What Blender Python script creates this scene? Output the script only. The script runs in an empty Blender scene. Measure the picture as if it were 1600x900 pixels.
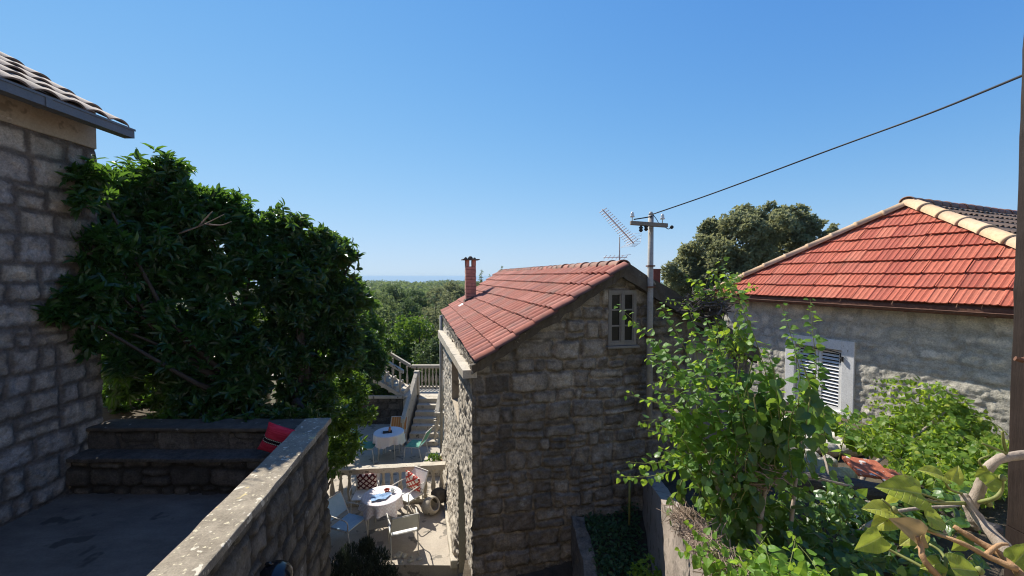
import bpy, bmesh, math, random
import numpy as np
from mathutils import Vector, Matrix

# ------------------------------------------------------------------ camera, sky, sun
S = bpy.context.scene
COL = S.collection
R = math.radians
F = 640.0                      # focal length in pixels of the 1600 px photograph
PITCH = math.atan(18 / F)
cam = bpy.data.cameras.new("camera"); cam_o = bpy.data.objects.new("camera", cam); COL.objects.link(cam_o)
cam.sensor_width = 36; cam.lens = 36 * F / 1600
cam.clip_start = 0.05; cam.clip_end = 120000
cam_o.location = (0, 0, 0); cam_o.rotation_euler = (math.pi / 2 - PITCH, 0, 0)
S.camera = cam_o

SUN_TO = Vector((-0.68, 0.84, 1.12)).normalized()
ELEV = math.asin(SUN_TO.z); AZ = math.atan2(SUN_TO.x, SUN_TO.y)
w = bpy.data.worlds.new("World"); S.world = w; w.use_nodes = True
nt = w.node_tree; bg = nt.nodes["Background"]
sky = nt.nodes.new("ShaderNodeTexSky"); sky.sky_type = 'NISHITA'; sky.sun_disc = False
sky.sun_elevation = ELEV; sky.sun_rotation = AZ; sky.altitude = 150
sky.air_density = 1.0; sky.dust_density = 0.0; sky.ozone_density = 1.0
# the phone's rendering of a clear sky: each channel of the physical sky through a shoulder curve a x^g / (1 + b x^g)
SKY_K = 0.13; EXPO = 0.6; HAZE = 0.00018
sep = nt.nodes.new("ShaderNodeSeparateColor"); com = nt.nodes.new("ShaderNodeCombineColor"); nt.links.new(sky.outputs[0], sep.inputs[0])
def _m(op, a, b):
    q = nt.nodes.new("ShaderNodeMath"); q.operation = op
    for i, v in enumerate((a, b)):
        if isinstance(v, (int, float)): q.inputs[i].default_value = v
        else: nt.links.new(v, q.inputs[i])
    return q.outputs[0]
for i, (a_, b_, g_) in enumerate(((1.68, 2.3, 1.5), (2.36, 2.5, 1.3), (3.75, 3.1, 1.0))):
    x_ = _m('POWER', _m('MULTIPLY', sep.outputs[i], SKY_K), g_)
    y_ = _m('DIVIDE', _m('MULTIPLY', x_, a_ / SKY_K * 2 ** -EXPO), _m('ADD', _m('MULTIPLY', x_, b_), 1.0))
    nt.links.new(y_, com.inputs[i])
nt.links.new(com.outputs[0], bg.inputs[0]); bg.inputs[1].default_value = SKY_K
sl = bpy.data.lights.new("sun", 'SUN'); sl.energy = 5.0; sl.angle = R(0.53); sl.color = (1, 0.95, 0.86)
so = bpy.data.objects.new("sun", sl); COL.objects.link(so)
so.rotation_euler = (-SUN_TO).to_track_quat('-Z', 'Y').to_euler()
S.view_settings.view_transform = 'Standard'; S.view_settings.look = 'None'
S.view_settings.exposure = EXPO; S.view_settings.gamma = 1.0; S.view_settings.use_curve_mapping = False
try:
    S.cycles.max_bounces = 7; S.cycles.diffuse_bounces = 3; S.cycles.transmission_bounces = 4
    S.cycles.transparent_max_bounces = 6; S.cycles.use_denoising = True; S.cycles.sample_clamp_indirect = 5.0; S.cycles.filter_width = 1.1
except Exception: pass

# ------------------------------------------------------------------ helpers
def P(px, py, y):
    """World point seen at pixel (px, py) of the photograph, y metres ahead of the camera."""
    a, b = (px - 800) / F, (450 - py) / F
    c, s = math.cos(PITCH), math.sin(PITCH)
    d = Vector((a, c + b * s, b * c - s))
    return d * (y / d.y)

def xy(px, y): return P(px, 450, y).x

def tag(o, label=None, cat=None, group=None, kind=None):
    if label: o["label"] = label
    if cat: o["category"] = cat
    if group: o["group"] = group
    if kind: o["kind"] = kind
    return o

def thing(name, label, cat, loc=(0, 0, 0), group=None):
    o = bpy.data.objects.new(name, None); COL.objects.link(o); o.location = loc
    o.empty_display_size = 0.2
    return tag(o, label, cat, group)

def mesh(name, verts, faces, mat, parent=None, attrs=None, smooth=False, local=False):
    me = bpy.data.meshes.new(name)
    if isinstance(faces, np.ndarray):
        verts = np.asarray(verts, dtype=np.float32); k = faces.shape[1]; n = len(faces)
        me.vertices.add(len(verts)); me.vertices.foreach_set("co", verts.ravel())
        me.loops.add(n * k); me.loops.foreach_set("vertex_index", faces.astype(np.int32).ravel())
        me.polygons.add(n); me.polygons.foreach_set("loop_start", np.arange(0, n * k, k, dtype=np.int32))
        me.update(calc_edges=True)
    else:
        me.from_pydata([tuple(v) for v in verts], [], faces); me.update()
    for a, arr in (attrs or {}).items():
        at = me.attributes.new(a, 'FLOAT', 'POINT'); at.data.foreach_set("value", np.asarray(arr, dtype=np.float32))
    me.polygons.foreach_set("use_smooth", [smooth] * len(me.polygons))
    me.materials.append(mat)
    o = bpy.data.objects.new(name, me); COL.objects.link(o)
    if parent is not None: adopt(o, parent, local)
    return o

def adopt(o, parent, local=False):
    o.parent = parent
    if not local:
        l = Vector(parent.location); q = parent.parent
        while q is not None: q = q.parent
        if parent.type == 'EMPTY': o.matrix_parent_inverse = Matrix.Translation(-l)
    return o

class MB:
    """Collects boxes, prisms, tubes and lathes into one mesh."""
    def __init__(s): s.v = []; s.f = []
    def add(s, v, f):
        n = len(s.v); s.v += [Vector(p) for p in v]; s.f += [tuple(i + n for i in q) for q in f]; return s
    def box(s, a, b, jit=0):
        x0, y0, z0 = a; x1, y1, z1 = b
        return s.hexa([(x0, y0, z0), (x1, y0, z0), (x1, y1, z0), (x0, y1, z0), (x0, y0, z1), (x1, y0, z1), (x1, y1, z1), (x0, y1, z1)])
    def hexa(s, p):
        return s.add(p, [(0, 3, 2, 1), (4, 5, 6, 7), (0, 1, 5, 4), (1, 2, 6, 5), (2, 3, 7, 6), (3, 0, 4, 7)])
    def obox(s, O, A, B, C):
        """box from corner O with edge vectors A, B, C"""
        O, A, B, C = map(Vector, (O, A, B, C))
        return s.hexa([O, O + A, O + A + B, O + B, O + C, O + A + C, O + A + B + C, O + B + C])
    def tube(s, pts, rad, n=8, cap=True):
        pts = [Vector(p) for p in pts]; m = len(pts)
        if not hasattr(rad, '__len__'): rad = [rad] * m
        base = len(s.v); up = None
        for i in range(m):
            t = (pts[min(i + 1, m - 1)] - pts[max(i - 1, 0)]).normalized()
            if up is None: up = Vector((0, 0, 1)) if abs(t.z) < .9 else Vector((1, 0, 0))
            a = t.cross(up).normalized(); b = a.cross(t).normalized(); up = b
            for k in range(n):
                q = 2 * math.pi * k / n
                s.v.append(pts[i] + (a * math.cos(q) + b * math.sin(q)) * rad[i])
        for i in range(m - 1):
            for k in range(n):
                s.f.append((base + i * n + k, base + i * n + (k + 1) % n, base + (i + 1) * n + (k + 1) % n, base + (i + 1) * n + k))
        if cap:
            s.f.append(tuple(base + k for k in reversed(range(n)))); s.f.append(tuple(base + (m - 1) * n + k for k in range(n)))
        return s
    def lathe(s, c, prof, n=16, M=None):
        c = Vector(c); base = len(s.v)
        for r, z in prof:
            for k in range(n):
                q = 2 * math.pi * k / n; p = Vector((r * math.cos(q), r * math.sin(q), z))
                s.v.append(c + (M @ p if M is not None else p))
        for i in range(len(prof) - 1):
            for k in range(n):
                s.f.append((base + i * n + k, base + i * n + (k + 1) % n, base + (i + 1) * n + (k + 1) % n, base + (i + 1) * n + k))
        s.f.append(tuple(base + k for k in reversed(range(n)))); m = (len(prof) - 1) * n
        s.f.append(tuple(base + m + k for k in range(n)))
        return s
    def build(s, name, mat, parent=None, smooth=False, bevel=0, local=False, jitter=0, seed=1, attrs=None):
        if jitter:
            rg = random.Random(seed)
            for p in s.v: p += Vector((rg.uniform(-1, 1), rg.uniform(-1, 1), rg.uniform(-1, 1))) * jitter
        o = mesh(name, s.v, s.f, mat, parent, attrs, smooth, local)
        if bevel:
            bm = bmesh.new(); bm.from_mesh(o.data)
            bmesh.ops.bevel(bm, geom=[e for e in bm.edges if len(e.link_faces) == 2 and e.calc_face_angle(0) > .5], offset=bevel, segments=2, affect='EDGES', profile=.6)
            bm.to_mesh(o.data); bm.free()
        return o

def rough_up(o, cuts=3, amp=.01, freq=6, seed=3):
    """subdivide and wobble a masonry piece so that no edge is dead straight"""
    bm = bmesh.new(); bm.from_mesh(o.data)
    mx = max(max(v.co[i] for v in bm.verts) - min(v.co[i] for v in bm.verts) for i in range(3))
    for _ in range(cuts):
        L = [e for e in bm.edges if e.calc_length() > mx / 28 and e.calc_length() > .04]
        if not L: break
        bmesh.ops.subdivide_edges(bm, edges=L, cuts=1, use_grid_fill=True)
    co = np.array([v.co[:] for v in bm.verts])
    for k in range(3):
        d = (fbm(co[:, 0] * freq + co[:, 2] * freq * .7 + 9 * k, co[:, 1] * freq + co[:, 2] * freq * .6 - 4 * k, seed + k, 3) - .5) * 2 * amp
        for v, q in zip(bm.verts, d): v.co[k] += q
    bm.to_mesh(o.data); bm.free(); return o

def copy_tree(o, parent=None):
    c = o.copy(); COL.objects.link(c)
    if parent is not None: c.parent = parent
    for ch in list(o.children): copy_tree(ch, c)
    return c

# numpy value noise
def _h(ix, iy, s):
    q = np.sin(ix * 127.1 + iy * 311.7 + s * 74.73) * 43758.5453
    return q - np.floor(q)
def vn(x, y, s=0):
    ix, iy = np.floor(x), np.floor(y); fx, fy = x - ix, y - iy
    fx = fx * fx * (3 - 2 * fx); fy = fy * fy * (3 - 2 * fy)
    return (_h(ix, iy, s) * (1 - fx) + _h(ix + 1, iy, s) * fx) * (1 - fy) + (_h(ix, iy + 1, s) * (1 - fx) + _h(ix + 1, iy + 1, s) * fx) * fy
def fbm(x, y, s=0, o=4):
    t = 0; a = .5; n = 0
    for i in range(o):
        t = t + a * vn(x, y, s + i * 3); n += a; a *= .5; x = x * 2.03; y = y * 2.03
    return t / n
def sstep(a, b, x):
    t = np.clip((x - a) / (b - a), 0, 1); return t * t * (3 - 2 * t)

# ------------------------------------------------------------------ materials
class NT:
    def __init__(s, name):
        s.m = bpy.data.materials.new(name); s.m.use_nodes = True; s.t = s.m.node_tree
        s.b = s.t.nodes["Principled BSDF"]; s.out = s.t.nodes["Material Output"]
        s.co = s.t.nodes.new("ShaderNodeTexCoord").outputs["Object"]
    def n(s, typ, **kw):
        q = s.t.nodes.new(typ)
        for k, v in kw.items(): setattr(q, k, v)
        return q
    def l(s, a, b): s.t.links.new(a, b)
    def noise(s, scale, detail=6, rough=.6, vec=None, stretch=None, dist=0):
        q = s.n("ShaderNodeTexNoise"); q.inputs["Scale"].default_value = scale; q.inputs["Detail"].default_value = detail
        q.inputs["Roughness"].default_value = rough; q.inputs["Distortion"].default_value = dist
        v = vec or s.co
        if stretch:
            mp = s.n("ShaderNodeMapping"); mp.inputs["Scale"].default_value = stretch; s.l(v, mp.inputs[0]); v = mp.outputs[0]
        s.l(v, q.inputs["Vector"]); return q.outputs["Fac"]
    def ramp(s, fac, stops, interp='LINEAR'):
        q = s.n("ShaderNodeValToRGB"); q.color_ramp.interpolation = interp
        e = q.color_ramp.elements
        while len(e) < len(stops): e.new(.5)
        for i, (p, c) in enumerate(stops):
            e[i].position = p; e[i].color = (*c, 1) if not isinstance(c, (int, float)) else (c, c, c, 1)
        s.l(fac, q.inputs[0]); return q.outputs[0]
    def mix(s, fac, a, b, blend='MIX'):
        q = s.n("ShaderNodeMix", data_type='RGBA', blend_type=blend)
        for inp, v in ((q.inputs[0], fac), (q.inputs[6], a), (q.inputs[7], b)):
            if isinstance(v, (int, float)): inp.default_value = v
            elif isinstance(v, tuple): inp.default_value = (*v, 1)
            else: s.l(v, inp)
        return q.outputs[2]
    def math(s, op, a, b=0):
        q = s.n("ShaderNodeMath", operation=op)
        for inp, v in zip(q.inputs, (a, b)):
            if isinstance(v, (int, float)): inp.default_value = v
            else: s.l(v, inp)
        return q.outputs[0]
    def attr(s, name):
        return s.n("ShaderNodeAttribute", attribute_name=name).outputs["Fac"]
    def bump(s, h, strength=.3, dist=.02):
        q = s.n("ShaderNodeBump"); q.inputs["Strength"].default_value = strength; q.inputs["Distance"].default_value = dist
        s.l(h, q.inputs["Height"]); s.l(q.outputs[0], s.b.inputs["Normal"])
    def done(s, col, rough=.9, spec=.25, metal=0):
        if isinstance(col, tuple): s.b.inputs["Base Color"].default_value = (*col, 1)
        else: s.l(col, s.b.inputs["Base Color"])
        if isinstance(rough, (int, float)): s.b.inputs["Roughness"].default_value = rough
        else: s.l(rough, s.b.inputs["Roughness"])
        s.b.inputs["Specular IOR Level"].default_value = spec; s.b.inputs["Metallic"].default_value = metal
        return s.m

def m_stone(name, tones, mortar, lichen=(.5, .5, .45), lich=.62, dark=.5, warm=None, streak=(1, 1, .35), ctr=1.0, mvar=.62):
    k = NT(name)
    base = k.ramp(k.attr("tone"), [(i / (len(tones) - 1), c) for i, c in enumerate(tones)])
    big = k.noise(1.3, 5, .65); mid = k.noise(9, 7, .7); fine = k.noise(45, 5, .7)
    base = k.mix(1, base, k.ramp(mid, [(.25, 1 - .58 * ctr), (.5, 1.0), (.76, 1 + .55 * ctr)]), 'MULTIPLY')
    base = k.mix(1, base, k.ramp(k.attr("core"), [(0.0, .5), (.4, .92), (1.0, 1.18)]), 'MULTIPLY')
    base = k.mix(k.ramp(k.noise(3.3, 6, .7), [(lich, 0.0), (lich + .08, .75)]), base, lichen)
    mo = k.mix(k.ramp(k.noise(7, 5), [(.35, 0.0), (.65, 1.0)]), mortar, tuple(c * mvar for c in mortar))
    base = k.mix(k.attr("mort"), base, mo)
    # soot-dark weathering patches with a shape of their own
    base = k.mix(k.ramp(k.noise(.9, 7, .7, stretch=streak), [(.42, dark), (.62, 0.0)]), base, (.045, .042, .038))
    base = k.mix(1, base, k.ramp(fine, [(.25, .62), (.5, 1.0), (.75, 1.38)]), 'MULTIPLY')
    k.bump(k.math('ADD', fine, k.math('MULTIPLY', mid, 1.4)), .95 * min(1, ctr + .1), .018)
    return k.done(base, .93, .2)

def m_rough(name, c1, c2, scale=6, rough=.9, bump=.35, spots=None, spot_at=.66, spot_scale=9, spec=.25, stretch=None, bs=40, bd=.008):
    k = NT(name)
    c = k.mix(k.ramp(k.noise(scale, 7, .68, stretch=stretch), [(.3, 0.0), (.7, 1.0)]), c1, c2)
    c = k.mix(1, c, k.ramp(k.noise(bs, 5, .7), [(.2, .78), (.8, 1.2)]), 'MULTIPLY')
    if spots: c = k.mix(k.ramp(k.noise(spot_scale, 3, .5), [(spot_at, 0.0), (spot_at + .04, .9)]), c, spots)
    k.bump(k.noise(bs, 6, .7, stretch=stretch), bump, bd)
    return k.done(c, rough, spec)

def m_tile(name, cols, dirt=(.05, .045, .04), dirt_at=.5, moss=None, amount=.8, groove=0.0, spots=None):
    k = NT(name)
    c = k.ramp(k.attr("rnd"), [(i / (len(cols) - 1), q) for i, q in enumerate(cols)])
    c = k.mix(1, c, k.ramp(k.noise(14, 7, .7), [(.25, .75), (.75, 1.2)]), 'MULTIPLY')
    c = k.mix(k.ramp(k.noise(1.6, 8, .75), [(dirt_at, 0.0), (dirt_at + .22, amount)]), c, dirt)
    if groove: c = k.mix(k.ramp(k.attr('groove'), [(.38, 0.0), (.88, groove)]), c, tuple(q * .45 for q in dirt))  # shade between the ribs painted into the grooves, along with dirt
    if spots: c = k.mix(k.ramp(k.noise(8, 4, .6), [(.68, 0.0), (.72, .7)]), c, spots)
    if moss: c = k.mix(k.ramp(k.noise(5, 6, .75), [(.6, 0.0), (.72, .7)]), c, moss)
    k.bump(k.noise(60, 6, .7), .4, .006)
    return k.done(c, .82, .3)

def m_leaf(name, cols, trans=.35, tcol=(.25, .4, .04), rough=.42, spec=.5):
    k = NT(name)
    c = k.ramp(k.attr("rnd"), [(i / (len(cols) - 1), q) for i, q in enumerate(cols)])
    c = k.mix(1, c, k.ramp(k.noise(25, 3), [(.3, .85), (.7, 1.15)]), 'MULTIPLY')
    k.done(c, rough, spec)
    tr = k.n("ShaderNodeBsdfTranslucent"); k.l(k.mix(.65, c, tcol), tr.inputs[0])
    mx = k.n("ShaderNodeMixShader"); mx.inputs[0].default_value = trans
    k.l(k.b.outputs[0], mx.inputs[1]); k.l(tr.outputs[0], mx.inputs[2]); k.l(mx.outputs[0], k.out.inputs[0])
    return k.m

MAT = {}
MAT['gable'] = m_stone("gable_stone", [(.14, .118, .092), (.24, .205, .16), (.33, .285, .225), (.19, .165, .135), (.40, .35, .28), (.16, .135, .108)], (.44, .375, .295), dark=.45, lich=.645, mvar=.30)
MAT['side'] = m_stone("sunlit_side_stone", [(.42, .36, .28), (.56, .49, .39), (.66, .58, .47)], (.60, .53, .43), dark=.2, ctr=.5, lich=.6)  # paler than the gable stone: the side's sunlight is partly in this colour
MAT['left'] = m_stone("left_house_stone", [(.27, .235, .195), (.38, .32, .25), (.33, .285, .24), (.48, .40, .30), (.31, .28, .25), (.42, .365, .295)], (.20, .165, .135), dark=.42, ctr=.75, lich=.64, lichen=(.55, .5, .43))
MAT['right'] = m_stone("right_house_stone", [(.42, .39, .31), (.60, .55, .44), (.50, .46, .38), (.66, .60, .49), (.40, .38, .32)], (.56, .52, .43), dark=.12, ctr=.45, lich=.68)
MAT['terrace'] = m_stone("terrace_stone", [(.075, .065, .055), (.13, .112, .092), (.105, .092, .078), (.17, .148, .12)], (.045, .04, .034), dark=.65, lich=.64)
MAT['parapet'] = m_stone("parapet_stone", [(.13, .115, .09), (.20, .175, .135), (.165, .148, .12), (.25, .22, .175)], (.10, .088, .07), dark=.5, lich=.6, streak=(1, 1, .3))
def m_coping():
    k = NT("lichened_coping")
    c = k.mix(k.ramp(k.noise(3.5, 8, .72), [(.32, 0.0), (.68, 1.0)]), (.22, .185, .135), (.42, .36, .27))
    c = k.mix(k.ramp(k.noise(1.2, 6, .7), [(.48, 0.0), (.66, .6)]), c, (.12, .10, .075))
    c = k.mix(1, c, k.ramp(k.noise(60, 6, .75), [(.25, .6), (.75, 1.35)]), 'MULTIPLY')
    for sc, at_, col in ((9, .625, (.68, .62, .49)), (21, .63, (.62, .55, .38)), (5, .66, (.58, .47, .24))):
        c = k.mix(k.ramp(k.noise(sc, 3, .55), [(at_, 0.0), (at_ + .02, .92)]), c, col)
    k.bump(k.math('ADD', k.noise(50, 7, .75), k.noise(12, 5)), .8, .012)
    return k.done(c, .93, .2)
MAT['coping'] = m_coping()
MAT['concrete'] = m_rough("old_concrete", (.40, .355, .285), (.55, .49, .39), 5, spots=(.12, .11, .09), spot_at=.64, spot_scale=7)
MAT['dark_conc'] = m_rough("verge_mortar", (.06, .05, .04), (.125, .105, .08), 7, spots=(.3, .28, .24), spot_at=.68, spot_scale=10)
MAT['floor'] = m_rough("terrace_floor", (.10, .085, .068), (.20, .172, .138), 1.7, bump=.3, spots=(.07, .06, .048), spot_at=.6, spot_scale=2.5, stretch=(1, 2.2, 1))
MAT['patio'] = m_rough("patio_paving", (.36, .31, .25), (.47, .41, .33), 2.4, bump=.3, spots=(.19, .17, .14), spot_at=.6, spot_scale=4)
MAT['soil'] = m_rough("soil", (.06, .045, .03), (.12, .095, .065), 5, bump=.8, bd=.03)
MAT['plaster'] = m_rough("plaster", (.36, .30, .22), (.44, .37, .28), 3, spots=(.24, .2, .15), spot_at=.62, spot_scale=4)
MAT['wallplaster'] = m_rough("garden_wall_plaster", (.30, .25, .205), (.40, .33, .27), 4, bump=.6, spots=(.17, .15, .12), spot_at=.6, spot_scale=7, bs=30, bd=.015)
MAT['tile_c'] = m_tile("roof_tile_red", [(.30, .085, .055), (.38, .12, .075), (.33, .105, .07), (.44, .16, .11), (.25, .085, .065)], dirt=(.17, .115, .085), dirt_at=.50, amount=.75, groove=.85)
MAT['tile_r'] = m_tile("roof_tile_orange", [(.44, .105, .06), (.53, .135, .078), (.47, .115, .066), (.56, .17, .10), (.41, .09, .055), (.50, .145, .09)], dirt=(.27, .12, .075), dirt_at=.54, amount=.6, groove=.22, spots=(.34, .20, .13))
MAT['tile_l'] = m_tile("roof_tile_brown", [(.19, .135, .105), (.25, .18, .14), (.30, .215, .165), (.21, .15, .125)], dirt=(.09, .08, .07), dirt_at=.5)
MAT['tile_old'] = m_tile("roof_tile_old", [(.20, .13, .085), (.27, .17, .11), (.17, .12, .09)], dirt=(.10, .085, .065), dirt_at=.45)
MAT['hip'] = m_tile("hip_tile_ochre", [(.55, .36, .20), (.62, .43, .26), (.58, .40, .25), (.50, .33, .19)], dirt=(.33, .22, .14), dirt_at=.58, amount=.5)
MAT['ridge_old'] = m_tile("ridge_tile_old", [(.22, .12, .085), (.30, .16, .11), (.36, .13, .085), (.17, .125, .10)], dirt=(.11, .095, .08), dirt_at=.48)
MAT['brick'] = m_tile("chimney_brick", [(.44, .19, .13), (.52, .27, .20), (.38, .17, .13)], dirt=(.12, .09, .07), dirt_at=.55)
MAT['gutter'] = m_rough("grey_gutter", (.105, .115, .125), (.15, .155, .165), 4, rough=.55, bump=.08, spec=.45)
MAT['rust'] = m_rough("rusty_gutter", (.10, .045, .03), (.20, .10, .06), 12, rough=.75, bump=.2)
MAT['oldwood'] = m_rough("weathered_wood", (.19, .175, .15), (.29, .27, .235), 6, stretch=(1, 1, .15), bs=60)
MAT['whitepaint'] = m_rough("white_paint", (.66, .65, .62), (.78, .77, .74), 5, rough=.6, spots=(.42, .38, .32), spot_at=.68, spot_scale=14, bump=.15)
MAT['darkwood'] = m_rough("dark_post_wood", (.02, .0125, .0095), (.042, .027, .021), 8, stretch=(3, 3, .25), rough=.7)
MAT['bark'] = m_rough("bark", (.04, .032, .026), (.085, .07, .055), 10, stretch=(1, 1, .3), bump=.8, bd=.02)
MAT['vinebark'] = m_rough("pale_vine_bark", (.26, .20, .15), (.42, .35, .28), 14, bump=.8, bd=.01, stretch=(1, 1, .5))
MAT['vinebark2'] = m_rough("orange_vine_bark", (.34, .19, .09), (.48, .30, .16), 14, bump=.7, bd=.008)
MAT['stem'] = m_rough("green_stem", (.16, .20, .05), (.26, .24, .09), 10, rough=.6, bump=.1)
MAT['twig'] = m_rough("dry_twig", (.20, .14, .10), (.33, .25, .19), 14, bump=.6)
MAT['deadwood'] = m_rough("dead_wood", (.05, .042, .036), (.15, .13, .115), 7, stretch=(.35, 1, 1), bump=.9, bd=.02)
MAT['teal'] = m_rough("teal_paint", (.22, .33, .30), (.36, .46, .42), 5, rough=.7)
MAT['metalpole'] = m_rough("pole_grey", (.30, .29, .26), (.42, .40, .36), 5, rough=.7, bump=.1)
MAT['alu'] = m_rough("antenna_aluminium", (.55, .55, .55), (.68, .68, .68), 8, rough=.4, bump=.05, spec=.5)
MAT['porcelain'] = m_rough("porcelain", (.62, .66, .64), (.74, .77, .74), 6, rough=.2, bump=.02, spec=.6)
MAT['black'] = m_rough("black_enamel", (.008, .009, .011), (.014, .015, .018), 5, rough=.16, bump=.02, spec=.6)
MAT['cable'] = m_rough("cable_black", (.02, .02, .02), (.04, .04, .04), 8, rough=.6, bump=.05)
MAT['glassdark'] = m_rough("dark_window_glass", (.010, .010, .010), (.022, .022, .02), 3, rough=.25, bump=.03, spec=.22)
MAT['darkroom'] = m_rough("dark_interior", (.01, .01, .01), (.02, .018, .016), 3)
MAT['boxred'] = m_rough("red_brown_box", (.13, .035, .03), (.21, .06, .05), 10, rough=.6)
MAT['terracotta'] = m_rough("terracotta", (.42, .19, .11), (.52, .27, .17), 6)
MAT['redpaint'] = m_rough("red_glaze", (.28, .05, .03), (.36, .07, .04), 6, rough=.3)
MAT['chairmetal'] = m_rough("white_tube", (.55, .52, .46), (.68, .65, .58), 8, rough=.45, bump=.05)
MAT['weave'] = m_rough("white_mesh_fabric", (.74, .73, .68), (.82, .81, .76), 9, rough=.85, bump=.4, bs=160)
MAT['bluefab'] = m_rough("pale_blue_fabric", (.30, .47, .62), (.40, .56, .70), 9, rough=.85, bump=.4, bs=160)
MAT['greenfab'] = m_rough("green_fabric", (.10, .27, .19), (.15, .34, .25), 9, rough=.85, bump=.3, bs=160)
MAT['bluecloth'] = m_rough("blue_cloth", (.18, .30, .50), (.32, .46, .66), 14, rough=.9)

def m_cloth(name, check):
    k = NT(name)
    ch = k.n("ShaderNodeTexChecker"); ch.inputs["Scale"].default_value = 26
    mp = k.n("ShaderNodeMapping"); mp.inputs["Rotation"].default_value = (0, 0, .6); k.l(k.co, mp.inputs[0]); k.l(mp.outputs[0], ch.inputs[0])
    c = k.mix(k.math('MULTIPLY', ch.outputs["Fac"], .3 if check else .05), (.74, .70, .70), (.50, .30, .30))
    k.bump(k.noise(120, 4), .2, .004)
    return k.done(c, .9)
MAT['cloth'] = m_cloth("checked_tablecloth", True)
MAT['cloth2'] = m_cloth("plain_tablecloth", False)

def m_diamond(name, a, b, bg_, scale=7.5, vertical=True):
    """lattice of thin lines on a cushion, in the cushion's own x and z"""
    k = NT(name)
    sp = k.n("ShaderNodeSeparateXYZ"); k.l(k.co, sp.inputs[0])
    x, z = sp.outputs[0], sp.outputs[2]
    def line(e):
        t = k.math('FRACT', k.math('MULTIPLY', e, scale)); return k.math('LESS_THAN', k.math('ABSOLUTE', k.math('SUBTRACT', t, .5)), .17)
    f = k.math('MAXIMUM', line(k.math('ADD', x, z)), line(k.math('SUBTRACT', x, z)))
    k.bump(k.noise(90, 4), .3, .005)
    return k.done(k.mix(f, bg_, a), .92)
MAT['cush_dark'] = m_diamond("dark_lattice_cushion", (.085, .012, .016), 0, (.62, .50, .44))
MAT['cush_red'] = m_diamond("red_lattice_cushion", (.42, .06, .045), 0, (.74, .66, .56), 6.2)
def m_redpillow():
    k = NT("red_woven_cushion")
    sp = k.n("ShaderNodeSeparateXYZ"); k.l(k.co, sp.inputs[0]); z = sp.outputs[2]; x = sp.outputs[0]
    c = k.mix(k.ramp(k.noise(40, 3, stretch=(.2, .2, 3)), [(.4, 0.0), (.6, 1.0)]), (.42, .018, .045), (.56, .04, .08))
    az = k.math('ABSOLUTE', k.math('SUBTRACT', z, -.01))
    c = k.mix(k.math('LESS_THAN', az, .036), c, (.012, .01, .014))
    dash = k.math('MULTIPLY', k.math('LESS_THAN', k.math('ABSOLUTE', k.math('SUBTRACT', az, .024)), .006), k.math('LESS_THAN', k.math('FRACT', k.math('MULTIPLY', x, 45)), .6))
    c = k.mix(dash, c, (.7, .66, .58)); k.bump(k.noise(150, 3), .4, .004)
    return k.done(c, .95)
MAT['redpillow'] = m_redpillow()
def m_orange():
    k = NT("orange_striped_fabric")
    sp = k.n("ShaderNodeSeparateXYZ"); k.l(k.co, sp.inputs[0])
    f = k.math('LESS_THAN', k.math('FRACT', k.math('MULTIPLY', sp.outputs[0], 14)), .3)
    return k.done(k.mix(f, (.50, .19, .05), (.62, .36, .17)), .9)
MAT['orange'] = m_orange()

MAT['leaf_tree'] = m_leaf("evergreen_leaf", [(.013, .040, .013), (.021, .060, .017), (.034, .092, .022), (.07, .15, .03)], .32, (.26, .50, .04), .34, .5)
MAT['leaf_tree2'] = m_leaf("evergreen_leaf_deep", [(.012, .034, .013), (.018, .052, .016), (.03, .078, .02), (.06, .12, .026)], .30, (.24, .44, .04), .34, .5)
MAT['leaf_bush'] = m_leaf("bush_leaf", [(.035, .085, .015), (.06, .13, .02), (.10, .18, .025)], .34, (.28, .45, .03))
MAT['leaf_vine'] = m_leaf("vine_leaf", [(.022, .06, .018), (.045, .10, .024), (.085, .17, .032), (.17, .28, .045)], .36, (.42, .62, .06), .36, .5)
MAT['leaf_young'] = m_leaf("young_vine_leaf", [(.075, .17, .028), (.14, .27, .033), (.25, .38, .05)], .48, (.52, .70, .06), .5, .35)
MAT['leaf_ivy'] = m_leaf("creeper_leaf", [(.07, .145, .022), (.12, .22, .03), (.19, .29, .035), (.34, .37, .04)], .5, (.55, .70, .05), .5, .35)
MAT['leaf_big'] = m_leaf("large_yellow_green_leaf", [(.26, .36, .05), (.42, .47, .06), (.50, .50, .08)], .45, (.50, .56, .07), .5, .35)
def veined(m):
    k = NT("tmp"); bpy.data.materials.remove(k.m); k.m = m; k.t = m.node_tree; k.b = k.t.nodes["Principled BSDF"]; k.co = k.n("ShaderNodeTexCoord").outputs["Object"]
    lx, ly = k.attr("lx"), k.math('ABSOLUTE', k.attr("ly"))
    q = k.math('FRACT', k.math('MULTIPLY', k.math('SUBTRACT', lx, k.math('MULTIPLY', ly, .75)), 6.5))
    side = k.ramp(k.math('ABSOLUTE', k.math('SUBTRACT', q, .5)), [(.0, .7), (.10, 0.0)])
    mid_ = k.ramp(ly, [(.012, .9), (.035, 0.0)])
    v = k.math('MAXIMUM', side, mid_)
    src = k.b.inputs["Base Color"].links[0].from_socket
    c = k.mix(v, src, (.50, .54, .16))
    c = k.mix(k.ramp(k.noise(38, 5, .7), [(.60, 0.0), (.66, .8)]), c, (.20, .13, .04))
    c = k.mix(1, c, k.ramp(k.noise(11, 4, .6), [(.3, .7), (.7, 1.2)]), 'MULTIPLY')
    k.l(c, k.b.inputs["Base Color"]); k.bump(k.math('SUBTRACT', k.noise(60, 4), v), .5, .004)
veined(MAT['leaf_big'])
MAT['leaf_dry'] = m_leaf("dry_leaf", [(.36, .25, .12), (.40, .28, .14)], .3, (.5, .34, .15), .7, .2)
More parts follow.
